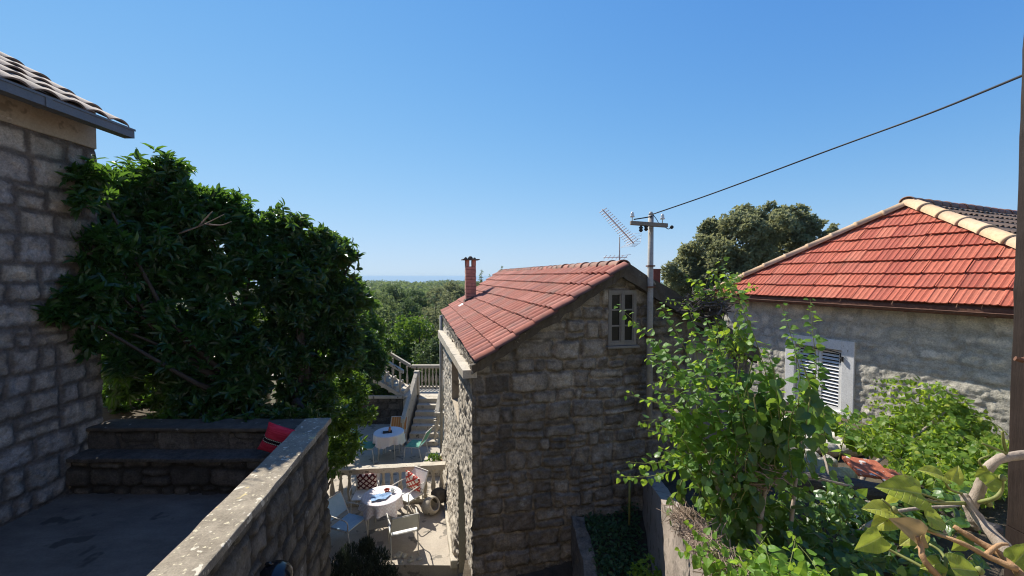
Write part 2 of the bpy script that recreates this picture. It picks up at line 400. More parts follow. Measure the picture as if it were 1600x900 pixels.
MAT['leaf_oak'] = m_leaf("oak_leaf", [(.15, .165, .08), (.20, .21, .10), (.25, .25, .13), (.31, .30, .17)], .42, (.42, .43, .19), .6, .25)
MAT['leaf_far'] = m_leaf("wood_leaf", [(.065, .10, .04), (.10, .14, .055), (.15, .185, .075), (.22, .24, .11)], .38, (.34, .42, .13), .55, .3)
MAT['leaf_far2'] = m_leaf("wood_leaf_dark", [(.04, .07, .032), (.065, .10, .042), (.10, .135, .055), (.15, .18, .08)], .3, (.24, .34, .10), .55, .3)
MAT['leaf_far3'] = m_leaf("wood_leaf_olive", [(.10, .115, .06), (.15, .16, .08), (.20, .21, .11), (.28, .28, .16)], .36, (.38, .40, .17), .6, .25)
MAT['leaf_rose'] = m_leaf("rosemary_leaf", [(.02, .032, .02), (.035, .05, .03)], .1, (.1, .14, .05), .7)
MAT['leaf_cover'] = m_leaf("ground_cover_leaf", [(.03, .075, .03), (.05, .11, .04), (.08, .15, .05)], .3, (.2, .34, .06), .5)

# ------------------------------------------------------------------ builders for masonry, tiles, leaves
def stone_wall(name, O, U, w_, h_, mat, parent, res=.02, course=.24, sw=.42, depth=.035, mortw=.018, rough=.012, seed=1, keep=None, off=None, split=.25, warp=1.0, rnd=1.0):
    O = Vector(O); U = Vector(U).normalized(); V = Vector((0, 0, 1)); N = U.cross(V)
    rg = random.Random(seed)
    nu, nv = max(2, int(w_ / res)), max(2, int(h_ / res))
    u = np.linspace(0, w_, nu + 1); v = np.linspace(0, h_, nv + 1); uu, vv = np.meshgrid(u, v)
    a = course * .16 * warp
    wu = uu + (fbm(uu * 2.6, vv * 2.6, seed, 3) - .5) * 2.6 * a; wv = vv + (fbm(uu * 2.1, vv * 2.6, seed + 50, 3) - .5) * 2.4 * a
    re = [-course * rg.random() - .3]
    while re[-1] < h_ + .4: re.append(re[-1] + course * rg.uniform(.72, 1.3))
    re = np.array(re); row = np.clip(np.searchsorted(re, wv) - 1, 0, len(re) - 2)
    tone = np.zeros_like(uu); du = np.zeros_like(uu); dv = np.zeros_like(uu); offs = np.zeros_like(uu); tilt = np.zeros_like(uu)
    for r in range(len(re) - 1):
        m = row == r
        if not m.any(): continue
        js = [-.5 - sw * rg.random()]
        while js[-1] < w_ + .5: js.append(js[-1] + sw * rg.uniform(.5, 1.5) * (re[r + 1] - re[r]) / course)
        js = np.array(js); c = np.clip(np.searchsorted(js, wu[m]) - 1, 0, len(js) - 2)
        n = len(js); T = np.array([rg.random() for _ in range(2 * n)]); D = np.array([rg.uniform(-.5, .5) for _ in range(2 * n)])
        SP = np.array([rg.uniform(.35, .65) if rg.random() < split else 9 for _ in range(n)])
        lo = np.full(c.shape, re[r]); hi = np.full(c.shape, re[r + 1]); mid = lo + (hi - lo) * SP[c]
        up = wv[m] > mid; sp = SP[c] < 1
        lo = np.where(sp & up, mid, lo); hi = np.where(sp & ~up, mid, hi); ci = c + n * (sp & up)
        du[m] = np.minimum(wu[m] - js[c], js[c + 1] - wu[m]); dv[m] = np.minimum(wv[m] - lo, hi - wv[m])
        tone[m] = T[ci]; offs[m] = D[ci]
    rr = .075 * course / .24 * rnd
    d = np.minimum(du, dv); cr = (du < rr) & (dv < rr)
    d = np.where(cr, rr - np.sqrt((rr - du) ** 2 + (rr - dv) ** 2), d)
    d = d + (fbm(uu * 16, vv * 16, seed + 9, 3) - .5) * mortw * 1.5
    mort = 1 - sstep(mortw * .45, mortw * 1.5, d)
    core = sstep(.0, .085 * course / .24, d + (fbm(uu * 8, vv * 8, seed + 33, 3) - .5) * .06)
    bul = 1 - np.exp(-np.clip(d, 0, 1) / (.017 * course / .24))
    hgt = -depth * (1 - bul) + offs * depth * .6 * (1 - mort) + rough * 2 * (fbm(uu * 11, vv * 11, seed + 20, 5) - .5) * (1 - .6 * mort) + 0.7 * rough * (fbm(uu * 26, vv * 26, seed + 21, 3) - .5)
    if off is not None: hgt = hgt + off(uu, vv)
    verts = np.array(O)[None, None] + uu[..., None] * np.array(U) + vv[..., None] * np.array(V) + hgt[..., None] * np.array(N)
    idx = np.arange((nu + 1) * (nv + 1)).reshape(nv + 1, nu + 1)
    f = np.stack([idx[:-1, :-1], idx[:-1, 1:], idx[1:, 1:], idx[1:, :-1]], -1)
    if keep is not None:
        k = keep((uu[:-1, :-1] + uu[1:, 1:]) / 2, (vv[:-1, :-1] + vv[1:, 1:]) / 2); f = f[k]
    else: f = f.reshape(-1, 4)
    used = np.unique(f); remap = np.zeros((nu + 1) * (nv + 1), dtype=np.int64); remap[used] = np.arange(len(used))
    return mesh(name, verts.reshape(-1, 3)[used], remap[f], mat, parent, {"tone": tone.ravel()[used], "mort": mort.ravel()[used], "core": core.ravel()[used]}, True)

def plain_attrs(o, tone=.5, mort=0.0):
    for a, v in (("tone", tone), ("mort", mort), ("core", .6)):
        at = o.data.attributes.new(a, 'FLOAT', 'POINT'); at.data.foreach_set("value", [v] * len(o.data.vertices))
    return o

def prof_double(x): return .062 * np.abs(np.sin(np.pi * x)) ** .7
def prof_flat(x):
    g = lambda c, s_: np.exp(-((x - c) / s_) ** 2)
    return .017 * np.clip(g(.03, .05) + g(.97, .05) + .8 * g(.36, .045) + .8 * g(.68, .045), 0, 1)
def prof_barrel(x): return .055 * np.abs(np.sin(np.pi * x)) ** .8

def tile_roof(name, O, A, Sv, u0, u1, slope, tw, gauge, prof, mat, parent, lift=.03, nx=12, seed=1, jit=.004, clip=(), th=.014, rowshift=0):
    """courses of interlocking tiles on the plane O + u A + s Sv; clip: (point, normal) planes, what lies on the normal's side goes"""
    A = Vector(A).normalized(); Sv = Vector(Sv).normalized(); N = A.cross(Sv)
    if N.z < 0: N = -N
    rg = random.Random(seed); vs = []; fs = []; rn = []; gr = []; n0 = 0
    An, Sn, Nn, On = map(np.array, (A, Sv, N, Vector(O)))
    x = np.linspace(0, 1, nx + 1); pz = prof(x)
    for c in range(int(math.ceil(slope / gauge))):
        s0 = c * gauge; s1 = min((c + 1.12) * gauge, slope + .02)
        sm = (s0 + s1) / 2
        a0 = u0(sm) if callable(u0) else u0; a1 = u1(sm) if callable(u1) else u1
        k0 = math.floor(a0 / tw); sh = rowshift * (c % 2) * tw
        cj = rg.uniform(-.006, .006)
        for k in range(k0, int(math.ceil(a1 / tw))):
            ua = max(k * tw + sh, a0 - tw); j1, j2, j3 = (rg.uniform(-jit, jit) for _ in range(3))
            if ua > a1 - tw * .3: continue
            uu = ua + x * tw * .992 + j3; t = rg.random()
            rows = [(s0 + j3 * 1.5 + cj, lift + j1 - th, 1), (s0 + j3 * 1.5 + cj, lift + j1, 1), (s0 + gauge * .5, lift * .55 + (j1 + j2) / 2, 1), (s1, j2, 1)]
            for s_, z_, _ in rows:
                vs.append(On + uu[:, None] * An + s_ * Sn + (z_ + pz)[:, None] * Nn)
            rn += [t] * (4 * (nx + 1)); gr += list(np.tile(1 - pz / pz.max(), 4))
            for r in range(3):
                i = n0 + r * (nx + 1) + np.arange(nx)
                fs.append(np.stack([i, i + 1, i + nx + 2, i + nx + 1], -1))
            n0 += 4 * (nx + 1)
    o = mesh(name, np.concatenate(vs), np.concatenate(fs), mat, parent, {"rnd": rn, "groove": gr}, False)
    if clip:
        bm = bmesh.new(); bm.from_mesh(o.data)
        for p, n in clip:
            bmesh.ops.bisect_plane(bm, geom=bm.verts[:] + bm.edges[:] + bm.faces[:], plane_co=p, plane_no=n, clear_outer=True)
        bm.to_mesh(o.data); bm.free()
    return o

def ridge_row(name, a, b, r, L, mat, parent, collar=True, seed=4, up=None, squash=.8, taper=.86):
    """half-round ridge tiles lapping from a up to b"""
    a, b = Vector(a), Vector(b); d = (b - a); n = max(1, round(d.length / L)); t = d.normalized()
    side = t.cross(Vector((0, 0, 1))).normalized(); upv = side.cross(t).normalized()
    rg = random.Random(seed); vs = []; fs = []; rn = []
    K = 12
    for i in range(n):
        p0 = a + d * (i / n); p1 = a + d * ((i + 1.12) / n); q = rg.random(); dz = rg.uniform(-.006, .006); dx = rg.uniform(-.006, .006)
        prof = [(0, 1.0), (.10, 1.0), (.101, .93), (1, taper)] if collar else [(0, 1.0), (1, taper)]
        base = len(vs)
        inner = [(0, .86)]
        for f_, s_ in inner + prof:
            c = p0.lerp(p1, f_)
            for k in range(K + 1):
                g = math.pi * k / K * 1.14 - .07 * math.pi
                vs.append(c + side * (math.cos(g) * r * s_ + dx) + upv * (math.sin(g) * r * s_ * squash + dz)); rn.append(q)
        for j in range(len(prof)):
            for k in range(K):
                v0 = base + j * (K + 1) + k; fs.append((v0, v0 + 1, v0 + K + 2, v0 + K + 1))
    return mesh(name, vs, fs, mat, parent, {"rnd": rn}, True)

# leaf templates: (verts, faces); x along the leaf, y across, z up
def t_lance():
    v = [(0, 0, 0), (.35, -.5, .10), (.35, .5, .10), (.72, -.36, .04), (.72, .36, .04), (1, 0, -.14), (.38, 0, 0), (.74, 0, -.05)]
    return np.array(v), np.array([(0, 1, 6, 6), (0, 6, 2, 2), (1, 3, 7, 6), (6, 7, 4, 2), (3, 5, 7, 7), (7, 5, 4, 4)])
def t_diamond():
    v = [(0, 0, 0), (.5, -.5, .12), (1, 0, -.08), (.5, .5, .12)]
    return np.array(v), np.array([(0, 1, 2, 3)])
def t_heart():
    half = [(-.07, .20), (.06, .40), (.28, .47), (.52, .38), (.78, .19)]
    v = [(0, 0, 0)] + [(.27, 0, .0), (.6, 0, -.03), (1, 0, -.2)]
    for s_ in (1, -1):
        for x, y in half: v.append((x, s_ * y, .30 * y - .22 * x * x - .9 * max(0, y - .3) ** 1.5))
    f = []
    for b, fl in ((4, False), (9, True)):
        for q in [(0, 1, b + 1, b), (1, b + 2, b + 1, b + 1), (1, 2, b + 3, b + 2), (2, b + 4, b + 3, b + 3), (2, 3, b + 4, b + 4)]:
            f.append(tuple(reversed(q)) if fl else q)
    return np.array(v, dtype=float), np.array(f)
def t_heart_fine(nx=16, ny=10):
    ol = np.array([(-.06, .22), (.0, .36), (.1, .43), (.28, .47), (.52, .38), (.78, .19), (.9, .09), (1, 0.0)])
    v = []; f = []
    for i in range(nx + 1):
        x = i / nx; w_ = np.interp(x, ol[:, 0], ol[:, 1])
        for j in range(ny + 1):
            y = (j / ny * 2 - 1) * w_; xx = x - .10 * (abs(y) / .47) ** 2 * (1 - x) * (x < .5)
            v.append((xx, y, .22 * abs(y) - .22 * x * x - .55 * max(0, abs(y) - .25) ** 1.4 + .03 * math.sin(11 * x + 7 * y) * abs(y) * 2 + .025 * math.cos(17 * x - 5 * y) * abs(y)))
    for i in range(nx):
        for j in range(ny): a = i * (ny + 1) + j; f.append((a, a + ny + 1, a + ny + 2, a + 1))
    return np.array(v, dtype=float), np.array(f)
FINE = t_heart_fine()
LANCE, DIAM, HEART = t_lance(), t_diamond(), t_heart()

class Leaves:
    def __init__(s): s.p = []; s.d = []; s.n = []; s.s = []; s.r = []
    def add(s, p, d, n, size, r): s.p.append(p); s.d.append(d); s.n.append(n); s.s.append(size); s.r.append(r)
    def arr(s, p, d, n, size, r):
        s.p += list(p); s.d += list(d); s.n += list(n); s.s += list(size); s.r += list(r)
    def build(s, name, mat, parent, tmpl, aspect, smooth=False):
        tv, tf = tmpl; p = np.array([tuple(q) for q in s.p]); d = np.array([tuple(q) for q in s.d]); n = np.array([tuple(q) for q in s.n]); sz = np.array(s.s)
        d = d / (np.linalg.norm(d, axis=1, keepdims=True) + 1e-9)
        b = np.cross(n, d); b = b / (np.linalg.norm(b, axis=1, keepdims=True) + 1e-9); n = np.cross(d, b)
        V = p[:, None] + sz[:, None, None] * (tv[None, :, 0, None] * d[:, None] + aspect * tv[None, :, 1, None] * b[:, None] + tv[None, :, 2, None] * n[:, None])
        k = len(tv); nn = len(p)
        f = (tf[None] + (np.arange(nn) * k)[:, None, None]).reshape(-1, 4)
        tri = f[:, 2] == f[:, 3]
        F_ = [tuple(q[:3]) if t else tuple(q) for q, t in zip(f.tolist(), tri.tolist())] if tri.any() else f
        return mesh(name, V.reshape(-1, 3), F_, mat, parent, {"rnd": np.repeat(np.array(s.r), k), **({"lx": np.tile(tv[:, 0], nn), "ly": np.tile(tv[:, 1], nn)} if tmpl is FINE else {})}, smooth)

def rdir(rs, n):
    v = rs.normal(size=(n, 3)); return v / np.linalg.norm(v, axis=1, keepdims=True)

def crown(clumps, per_m2, leaf, whorl, rs, up=.35, shell=.45, droop=.2, squash=.9, spread=.8, nj=.35, fz=.16):
    """whorls of leaves spread over and inside lumps; clumps: (centre, radius)"""
    L = Leaves()
    for c, r in clumps:
        c = np.array(c); n = max(3, int(per_m2 * 4 * math.pi * r * r))
        o = rdir(rs, n); rad = r * (shell + (1 - shell) * rs.random(n) ** .5) * (1 + fz * rs.normal(size=n))
        ax = o + np.array([0, 0, up]) + .45 * rs.normal(size=(n, 3)); ax /= np.linalg.norm(ax, axis=1, keepdims=True)
        ctr = c + o * rad[:, None] * np.array([1, 1, squash])
        for i in range(whorl):
            t = rdir(rs, n); t = t - ax * (t * ax).sum(1, keepdims=True); t /= np.linalg.norm(t, axis=1, keepdims=True) + 1e-9
            d = t * spread + ax * (.25 + .5 * rs.random((n, 1))); d[:, 2] -= droop * rs.random(n)
            sz = leaf * (.65 + .6 * rs.random(n)); nrm = ax + nj * rs.normal(size=(n, 3)) + np.array([-.25, .2, .5]) * (nj > .5)
            L.arr(ctr - ax * (leaf * .55 * rs.random((n, 1))), d, nrm, sz, np.clip(rs.normal(.42, .24, n) + .12 * (rs.random(n) < .15), 0, 1))
    return L

def bez(pts, n):
    """Catmull-Rom through the points"""
    pts = [Vector(p) for p in pts]; q = [pts[0] * 2 - pts[1]] + pts + [pts[-1] * 2 - pts[-2]]; out = []
    m = len(pts) - 1
    for i in range(n + 1):
        t = i / n * m; k = min(int(t), m - 1); t -= k; a, b, c, d = q[k:k + 4]
        out.append(.5 * ((2 * b) + (c - a) * t + (2 * a - 5 * b + 4 * c - d) * t * t + (3 * b - a - 3 * c + d) * t ** 3))
    return out

def shoot(L, mb, pts, step, size, rad, rg, taper=.45, pair=True, hang=.35, tone=.5):
    """a leafy runner: opposite leaves along a curve, smaller to the tip"""
    n = max(6, int(sum((Vector(b) - Vector(a)).length for a, b in zip(pts, pts[1:])) / step))
    c = bez(pts, n)
    mb.tube(c, [rad * (1 - .7 * i / n) for i in range(n + 1)], 5, False)
    turn = rg.random() * 3
    for i in range(1, n + 1):
        t = (c[i] - c[i - 1]).normalized(); k = 1 - (1 - taper) * (i / n) ** 1.6
        ref = Vector((0, 0, 1)) if abs(t.z) < .95 else Vector((1, 0, 0))
        a = t.cross(ref).normalized(); b = a.cross(t).normalized()
        turn += 1.35 + rg.uniform(-.3, .3)
        for sg in ((1, -1) if pair else (1 if i % 2 else -1,)):
            if rg.random() < .08: continue
            s_ = (a * math.cos(turn * .55) + b * math.sin(turn * .55)) * sg
            d = s_ * .75 + t * .3 + Vector((rg.uniform(-.2, .2), rg.uniform(-.2, .2), -hang * (.4 + 1.6 * rg.random())))
            nn = s_ * .35 + Vector((rg.uniform(-.55, .45), rg.uniform(-.9, .3), rg.uniform(.3, 1.0)))
            sz = size * k * rg.uniform(.7, 1.2)
            p = c[i] + d.normalized() * size * .22
            L.add(p, d, nn, sz, min(1, max(0, tone + .35 * (i / n - .5) + rg.gauss(0, .18))))
    return c

# ------------------------------------------------------------------ the setting: ground, sea
Z = Vector((0, 0, 1))
def land(x, y):
    h = -5.62 + (-9.3 + 5.62) * sstep(20, 58, y)
    h = h + sstep(30, 90, y) * (fbm(x * .02, y * .02, 3, 4) - .5) * 5
    h = h - 150 * sstep(340, 950, y) - 40 * sstep(700, 1500, y)
    return h
def axis(a, b, n, p=2.6):
    t = np.linspace(-1, 1, n); q = np.sign(t) * np.abs(t) ** p
    return np.where(q < 0, -q * a, q * b)
gx = axis(-2500, 2500, 121); gy = np.concatenate([np.linspace(-20, 40, 41), 40 + 1460 * np.linspace(.01, 1, 60) ** 1.8])
XX, YY = np.meshgrid(gx, gy); ZZ = land(XX, YY)
idx = np.arange(XX.size).reshape(XX.shape)
gf = np.stack([idx[:-1, :-1], idx[:-1, 1:], idx[1:, 1:], idx[1:, :-1]], -1).reshape(-1, 4)
kg = NT("ground_earth")
gc = kg.mix(kg.ramp(kg.noise(.35, 8, .7), [(.4, 0.0), (.6, 1.0)]), (.14, .115, .075), (.055, .075, .028))
kg.bump(kg.noise(6, 8, .7), .6, .05); kg.done(gc, .95, .1)
tag(mesh("ground", np.stack([XX, YY, ZZ], -1).reshape(-1, 3), gf, kg.m, smooth=True), kind="structure")
ks = NT("sea_water")
ks.bump(ks.noise(.02, 8, .7), .25, 3); ks.done((.02, .09, .17), .22, .5)
s_ = 90000
tag(mesh("sea", [(-s_, -100, -152), (s_, -100, -152), (s_, s_, -152), (-s_, s_, -152)], [(0, 1, 2, 3)], ks.m), kind="structure")

# lower patio, its step, beds
def slab_poly(name, pts, top, thick, mat):
    n = len(pts); v = [(x, y, top) for x, y in pts] + [(x, y, top - thick) for x, y in pts]
    f = [tuple(range(n)), tuple(reversed(range(n, 2 * n)))] + [(i, i + n, (i + 1) % n + n, (i + 1) % n) for i in range(n)]
    return tag(mesh(name, v, f, mat), kind="structure")
def sheet(name, x0, x1, y0, y1, z, res, amp, mat, seed=1, freq=1.2, inside=None, zf=None):
    nx, ny = int((x1 - x0) / res), int((y1 - y0) / res)
    X, Y = np.meshgrid(np.linspace(x0, x1, nx + 1), np.linspace(y0, y1, ny + 1))
    Zv = (zf(X, Y) if zf else z) + amp * (fbm(X * freq, Y * freq, seed, 5) - .5) * 2
    i = np.arange(X.size).reshape(X.shape); f = np.stack([i[:-1, :-1], i[:-1, 1:], i[1:, 1:], i[1:, :-1]], -1)
    f = f[inside((X[:-1, :-1] + X[1:, 1:]) / 2, (Y[:-1, :-1] + Y[1:, 1:]) / 2)] if inside else f.reshape(-1, 4)
    return tag(mesh(name, np.stack([X, Y, Zv], -1).reshape(-1, 3), f, mat, smooth=True), kind="structure")
PZ = -5.3
slab_poly("patio_floor", [(-4.4, 7.42), (-.4, 7.36), (-.9, 9.4), (-1.2, 12.5), (-2.0, 17.5), (-9, 17.5), (-9, 9.0), (-4.4, 9.0)], PZ, .4, MAT['patio'])
sheet("garden_soil", -3.0, .2, 4.2, 7.5, -5.5, .08, .04, MAT['soil'], 4)
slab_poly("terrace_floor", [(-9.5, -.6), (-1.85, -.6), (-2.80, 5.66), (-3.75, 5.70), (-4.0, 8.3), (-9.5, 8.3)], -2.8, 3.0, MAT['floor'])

# ------------------------------------------------------------------ terrace parapet, bench, planter wall
pd = Vector((-.151, .9886, 0)); pn = Vector((.9886, .151, 0))
pA = Vector((-2.12, 2.735, 0)) - pd * 2.9                       # near end of the outer top edge
PL = 5.95
par = thing("parapet_wall", "long stone parapet with lichen-spotted concrete coping running away beside the shaded terrace", "parapet", pA + Z * -2.8)
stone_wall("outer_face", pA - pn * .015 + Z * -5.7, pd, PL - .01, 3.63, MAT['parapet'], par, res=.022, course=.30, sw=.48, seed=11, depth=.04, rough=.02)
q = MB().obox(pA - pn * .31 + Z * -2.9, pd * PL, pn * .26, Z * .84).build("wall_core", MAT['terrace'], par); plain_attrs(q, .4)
q = MB().obox(pA - pn * .33 + Z * -2.075, pd * (PL + .02), pn * .345, Z * .075).build("coping", MAT['coping'], par, bevel=.012)
rough_up(q, 7, .013, 9)

pw = thing("planter_wall", "low dark stone planter wall at the foot of the big evergreen trees behind the bench", "wall", (-4, 5.5, -2.8))
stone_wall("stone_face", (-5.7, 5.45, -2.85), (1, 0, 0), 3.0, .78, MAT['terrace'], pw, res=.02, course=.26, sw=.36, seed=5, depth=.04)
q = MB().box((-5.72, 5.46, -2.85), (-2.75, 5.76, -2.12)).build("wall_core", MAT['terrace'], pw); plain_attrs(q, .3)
q = MB().box((-5.72, 5.42, -2.075), (-2.78, 5.80, -2.03)).build("coping", MAT['dark_conc'], pw, bevel=.01); rough_up(q, 5, .01, 5)
be = thing("stone_bench", "dark stone bench step built along the planter wall at the end of the terrace", "bench", (-4.2, 5.3, -2.8))
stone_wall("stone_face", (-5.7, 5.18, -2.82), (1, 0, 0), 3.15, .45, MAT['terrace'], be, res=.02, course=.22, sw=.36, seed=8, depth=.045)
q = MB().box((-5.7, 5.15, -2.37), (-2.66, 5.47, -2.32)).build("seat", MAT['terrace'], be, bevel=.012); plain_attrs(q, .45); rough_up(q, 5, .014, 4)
sheet("planter_soil", -9.4, -3.9, 5.78, 7.4, -2.3, .12, .05, MAT['soil'], 9)

# ------------------------------------------------------------------ house on the left
lh = thing("stone_house", "tall pale block-stone house at the picture's edge with brown roof tiles and grey box gutter", "house", (-8.5, 3, -2.8))
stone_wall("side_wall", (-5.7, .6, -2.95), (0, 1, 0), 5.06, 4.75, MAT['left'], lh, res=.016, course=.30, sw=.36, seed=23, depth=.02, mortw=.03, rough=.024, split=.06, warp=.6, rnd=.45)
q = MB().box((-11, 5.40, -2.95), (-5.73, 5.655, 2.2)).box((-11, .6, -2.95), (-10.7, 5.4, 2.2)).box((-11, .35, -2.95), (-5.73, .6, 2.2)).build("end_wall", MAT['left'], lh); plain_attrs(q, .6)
q = MB().box((-5.95, .4, 1.74), (-5.69, 5.668, 2.28)).build("eave_band", MAT['plaster'], lh, bevel=.01); rough_up(q, 5, .008, 3)
a30 = math.radians(30)
rf = tile_roof("roof", (-5.29, 0, 2.03), (0, 1, 0), (-math.cos(a30), 0, math.sin(a30)), -.4, 5.72, 5.6, .285, .40, prof_barrel, MAT['tile_l'], lh, lift=.035, seed=31, jit=.008, th=.02)
q = MB()
e0 = Vector((-5.33, -.2, 2.0)); up_ = Vector((-math.cos(a30), 0, math.sin(a30))) * 5.4; q.obox(e0, (0, 5.86, 0), up_, (0, 0, -.05))
q.build("roof_deck", MAT['darkwood'], rf)
gt = MB()
for x0, x1, z0, z1 in ((-5.34, -5.2, 1.90, 1.915), (-5.215, -5.2, 1.915, 2.02), (-5.34, -5.325, 1.915, 2.02)):
    gt.box((x0, -.2, z0), (x1, 5.70, z1))
gt.box((-5.325, 5.685, 1.915), (-5.215, 5.70, 2.02))
gt.box((-5.197, -.2, 1.998), (-5.19, 5.71, 2.024)).box((-5.345, 4.62, 1.893), (-5.192, 4.68, 1.899)).box((-5.197, 4.62, 1.893), (-5.188, 4.68, 1.997))
gt.build("gutter", MAT['gutter'], lh)

# ------------------------------------------------------------------ unseen house added behind the viewpoint for its warm bounce light
vh = thing("stone_house", "plain pale house added out of view behind the viewpoint to bounce warm light", "house", (0, -3, -5.6))
MAT['facade'] = m_rough("bounce_facade", (.40, .345, .28), (.48, .42, .345), 2.5, spots=(.4, .32, .24), spot_at=.66, spot_scale=3)
MB().box((-9, -7, -5.7), (9, -1.7, 3.4)).build("wall", MAT['facade'], vh)
for x in (-5.5, -2.2, 1.2, 4.6):
    wv_ = MB().box((x, -1.72, -.3), (x + 1.1, -1.64, 1.3)).build("window", MAT['whitepaint'], vh, bevel=.01)
    MB().box((x + .12, -1.70, -.18), (x + .98, -1.62, 1.18)).build("shutter", MAT['teal'], wv_, bevel=.01)
MB().hexa([(-9.4, -7.4, 3.42), (9.4, -7.4, 3.42), (9.4, -1.35, 3.42), (-9.4, -1.35, 3.42), (-9.4, -4.5, 5.2), (9.4, -4.5, 5.2), (9.4, -4.3, 5.2), (-9.4, -4.3, 5.2)]).build("roof", MAT['ridge_old'], vh)

# ------------------------------------------------------------------ house in the middle
C = Vector((-.53, 5.4, 0)); YAW = math.radians(13)
hu = Vector((-math.sin(YAW), math.cos(YAW), 0)); hv = Vector((math.cos(YAW), math.sin(YAW), 0)); hn = -hu
HP = lambda s, t, z: C + hv * s + hu * t + Z * z
SA, RISE_Z = 2.18, .156
EV = -1.12; PITCH_R = math.atan2(RISE_Z - EV, SA - .03)
tanr = math.tan(PITCH_R)
ch = thing("stone_cottage", "stone cottage in the middle with red ribbed roof tiles, brick chimney and a gable window", "house", HP(2, 3, -5.5))
BZ = -5.75
def top_at(s): return RISE_Z - tanr * np.abs(s - SA) - .035
def keep_front(s, v):
    z = v + BZ
    k = z < top_at(s)
    k &= ~((s > 1.965) & (s < 2.385) & (z > -.995) & (z < -.205))
    k &= ~((s > 3.24) & (s < 3.92) & (z < -1.15))
    return k
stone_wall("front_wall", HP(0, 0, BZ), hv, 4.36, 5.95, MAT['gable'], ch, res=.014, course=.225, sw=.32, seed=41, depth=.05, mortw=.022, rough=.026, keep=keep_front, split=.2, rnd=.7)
LW = 6.25
def keep_side(s, v):
    t = LW - s; z = v + BZ
    return ~((t > 1.85) & (t < 3.3) & (z > -2.6) & (z < -1.3)) & ~((t > .9) & (t < 1.95) & (z > -5.4) & (z < -3.32)) & (z < EV - .02)
def batter(s, v):
    t = LW - s; z = v + BZ
    return .10 * sstep(-4.2, -5.2, z) * sstep(1.9, 2.2, t) + .03 * (fbm(s * .8, v * .8, 66, 2) - .5)
stone_wall("side_wall", HP(0, LW, BZ), -hu, LW, 4.9, MAT['side'], ch, res=.02, course=.24, sw=.36, seed=47, depth=.028, mortw=.03, rough=.028, keep=keep_side, off=batter)
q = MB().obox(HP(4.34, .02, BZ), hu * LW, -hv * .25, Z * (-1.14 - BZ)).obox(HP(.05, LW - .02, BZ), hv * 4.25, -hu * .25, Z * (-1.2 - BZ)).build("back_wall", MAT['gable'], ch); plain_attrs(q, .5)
# reveals behind the openings
def reveal(name, corners, nrm, depth, mat, parent, back=None):
    m = MB(); a = [Vector(c) for c in corners]; b = [c - nrm * depth for c in a]
    v = a + b; f = [(0, 1, 5, 4), (1, 2, 6, 5), (2, 3, 7, 6), (3, 0, 4, 7)]
    if back: f.append((4, 5, 6, 7))
    m.add(v, f); return m.build(name, mat, parent)
win = reveal("window", [HP(1.965, -.0, -.995), HP(2.385, 0, -.995), HP(2.385, 0, -.205), HP(1.965, 0, -.205)], hn, .22, MAT['concrete'], ch)
fr = MB()
def bar(s0, s1, z0, z1, d0=-.01, d1=.05): fr.obox(HP(s0, d0, z0), hv * (s1 - s0), hu * (d1 - d0), Z * (z1 - z0))
bar(1.955, 1.995, -.99, -.2); bar(2.355, 2.395, -.99, -.2); bar(1.995, 2.355, -.245, -.2); bar(1.995, 2.355, -.99, -.945)
bar(2.152, 2.198, -.945, -.245, -.018, .04)
for a, b in ((1.995, 2.152), (2.198, 2.355)):
    bar(a, a + .018, -.945, -.245, 0, .035); bar(b - .018, b, -.945, -.245, 0, .035)
    for z in (-.945, -.72, -.49, -.262): bar(a + .018, b - .018, z, z + .022, 0, .035)
fr.build("frame", MAT['oldwood'], win)
g = MB()
for a, b in ((2.0, 2.15), (2.2, 2.35)): g.obox(HP(a, .018, -.94), hv * (b - a), hu * .004, Z * .69)
g.build("pane", MAT['glassdark'], win)
MB().obox(HP(1.93, -.05, -1.03), hv * .5, hu * .12, Z * .035).build("sill", MAT['oldwood'], win, bevel=.006)
MB().obox(HP(1.8, .24, -1.4), hv * .8, hu * .01, Z * 1.3).build("dark_room", MAT['darkroom'], win)
# door on the gable with its pale surround
dr = MB()
dr.obox(HP(3.22, -.03, -3.6), hv * .1, hu * .16, Z * 2.5).obox(HP(3.84, -.03, -3.6), hv * .1, hu * .16, Z * 2.5).obox(HP(3.19, -.05, -1.11), hv * .78, hu * .18, Z * .09)
d_o = dr.build("door_surround", MAT['oldwood'], ch, bevel=.008)
d2 = MB().obox(HP(3.32, .06, -3.6), hv * .52, hu * .04, Z * 2.49)
for z0 in (-3.45, -2.6, -1.75): d2.obox(HP(3.39, .045, z0), hv * .38, hu * .014, Z * .55)
d2.build("door", MAT['oldwood'], ch)
# recessed window and door of the sunlit side wall
sw_ = reveal("window", [HP(0, 3.3, -2.6), HP(0, 1.85, -2.6), HP(0, 1.85, -1.3), HP(0, 3.3, -1.3)], -hv, .42, MAT['plaster'], ch)
MB().obox(HP(.40, 1.8, -2.7), hu * 1.6, hv * .02, Z * 1.5).build("pane", MAT['glassdark'], sw_)
MB().obox(HP(.36, 2.53, -2.6), hu * .07, hv * .04, Z * 1.35).obox(HP(.36, 1.86, -2.58), hu * 1.43, hv * .04, Z * .07).obox(HP(.36, 1.86, -1.95), hu * 1.43, hv * .04, Z * .05).build("frame", MAT['oldwood'], sw_)
sd = reveal("door_opening", [HP(0, 1.95, -5.4), HP(0, .9, -5.4), HP(0, .9, -3.32), HP(0, 1.95, -3.32)], -hv, .4, MAT['plaster'], ch)
MB().obox(HP(.42, .8, -5.5), hu * 1.3, hv * .02, Z * 2.3).build("dark_room", MAT['darkroom'], sd)
dl = MB(); hinge = HP(.06, .96, -5.32); dd = (hu * .72 + hv * .12).normalized()
dl.obox(hinge, dd * .5, hv * .03 + hu * .02, Z * 1.9)
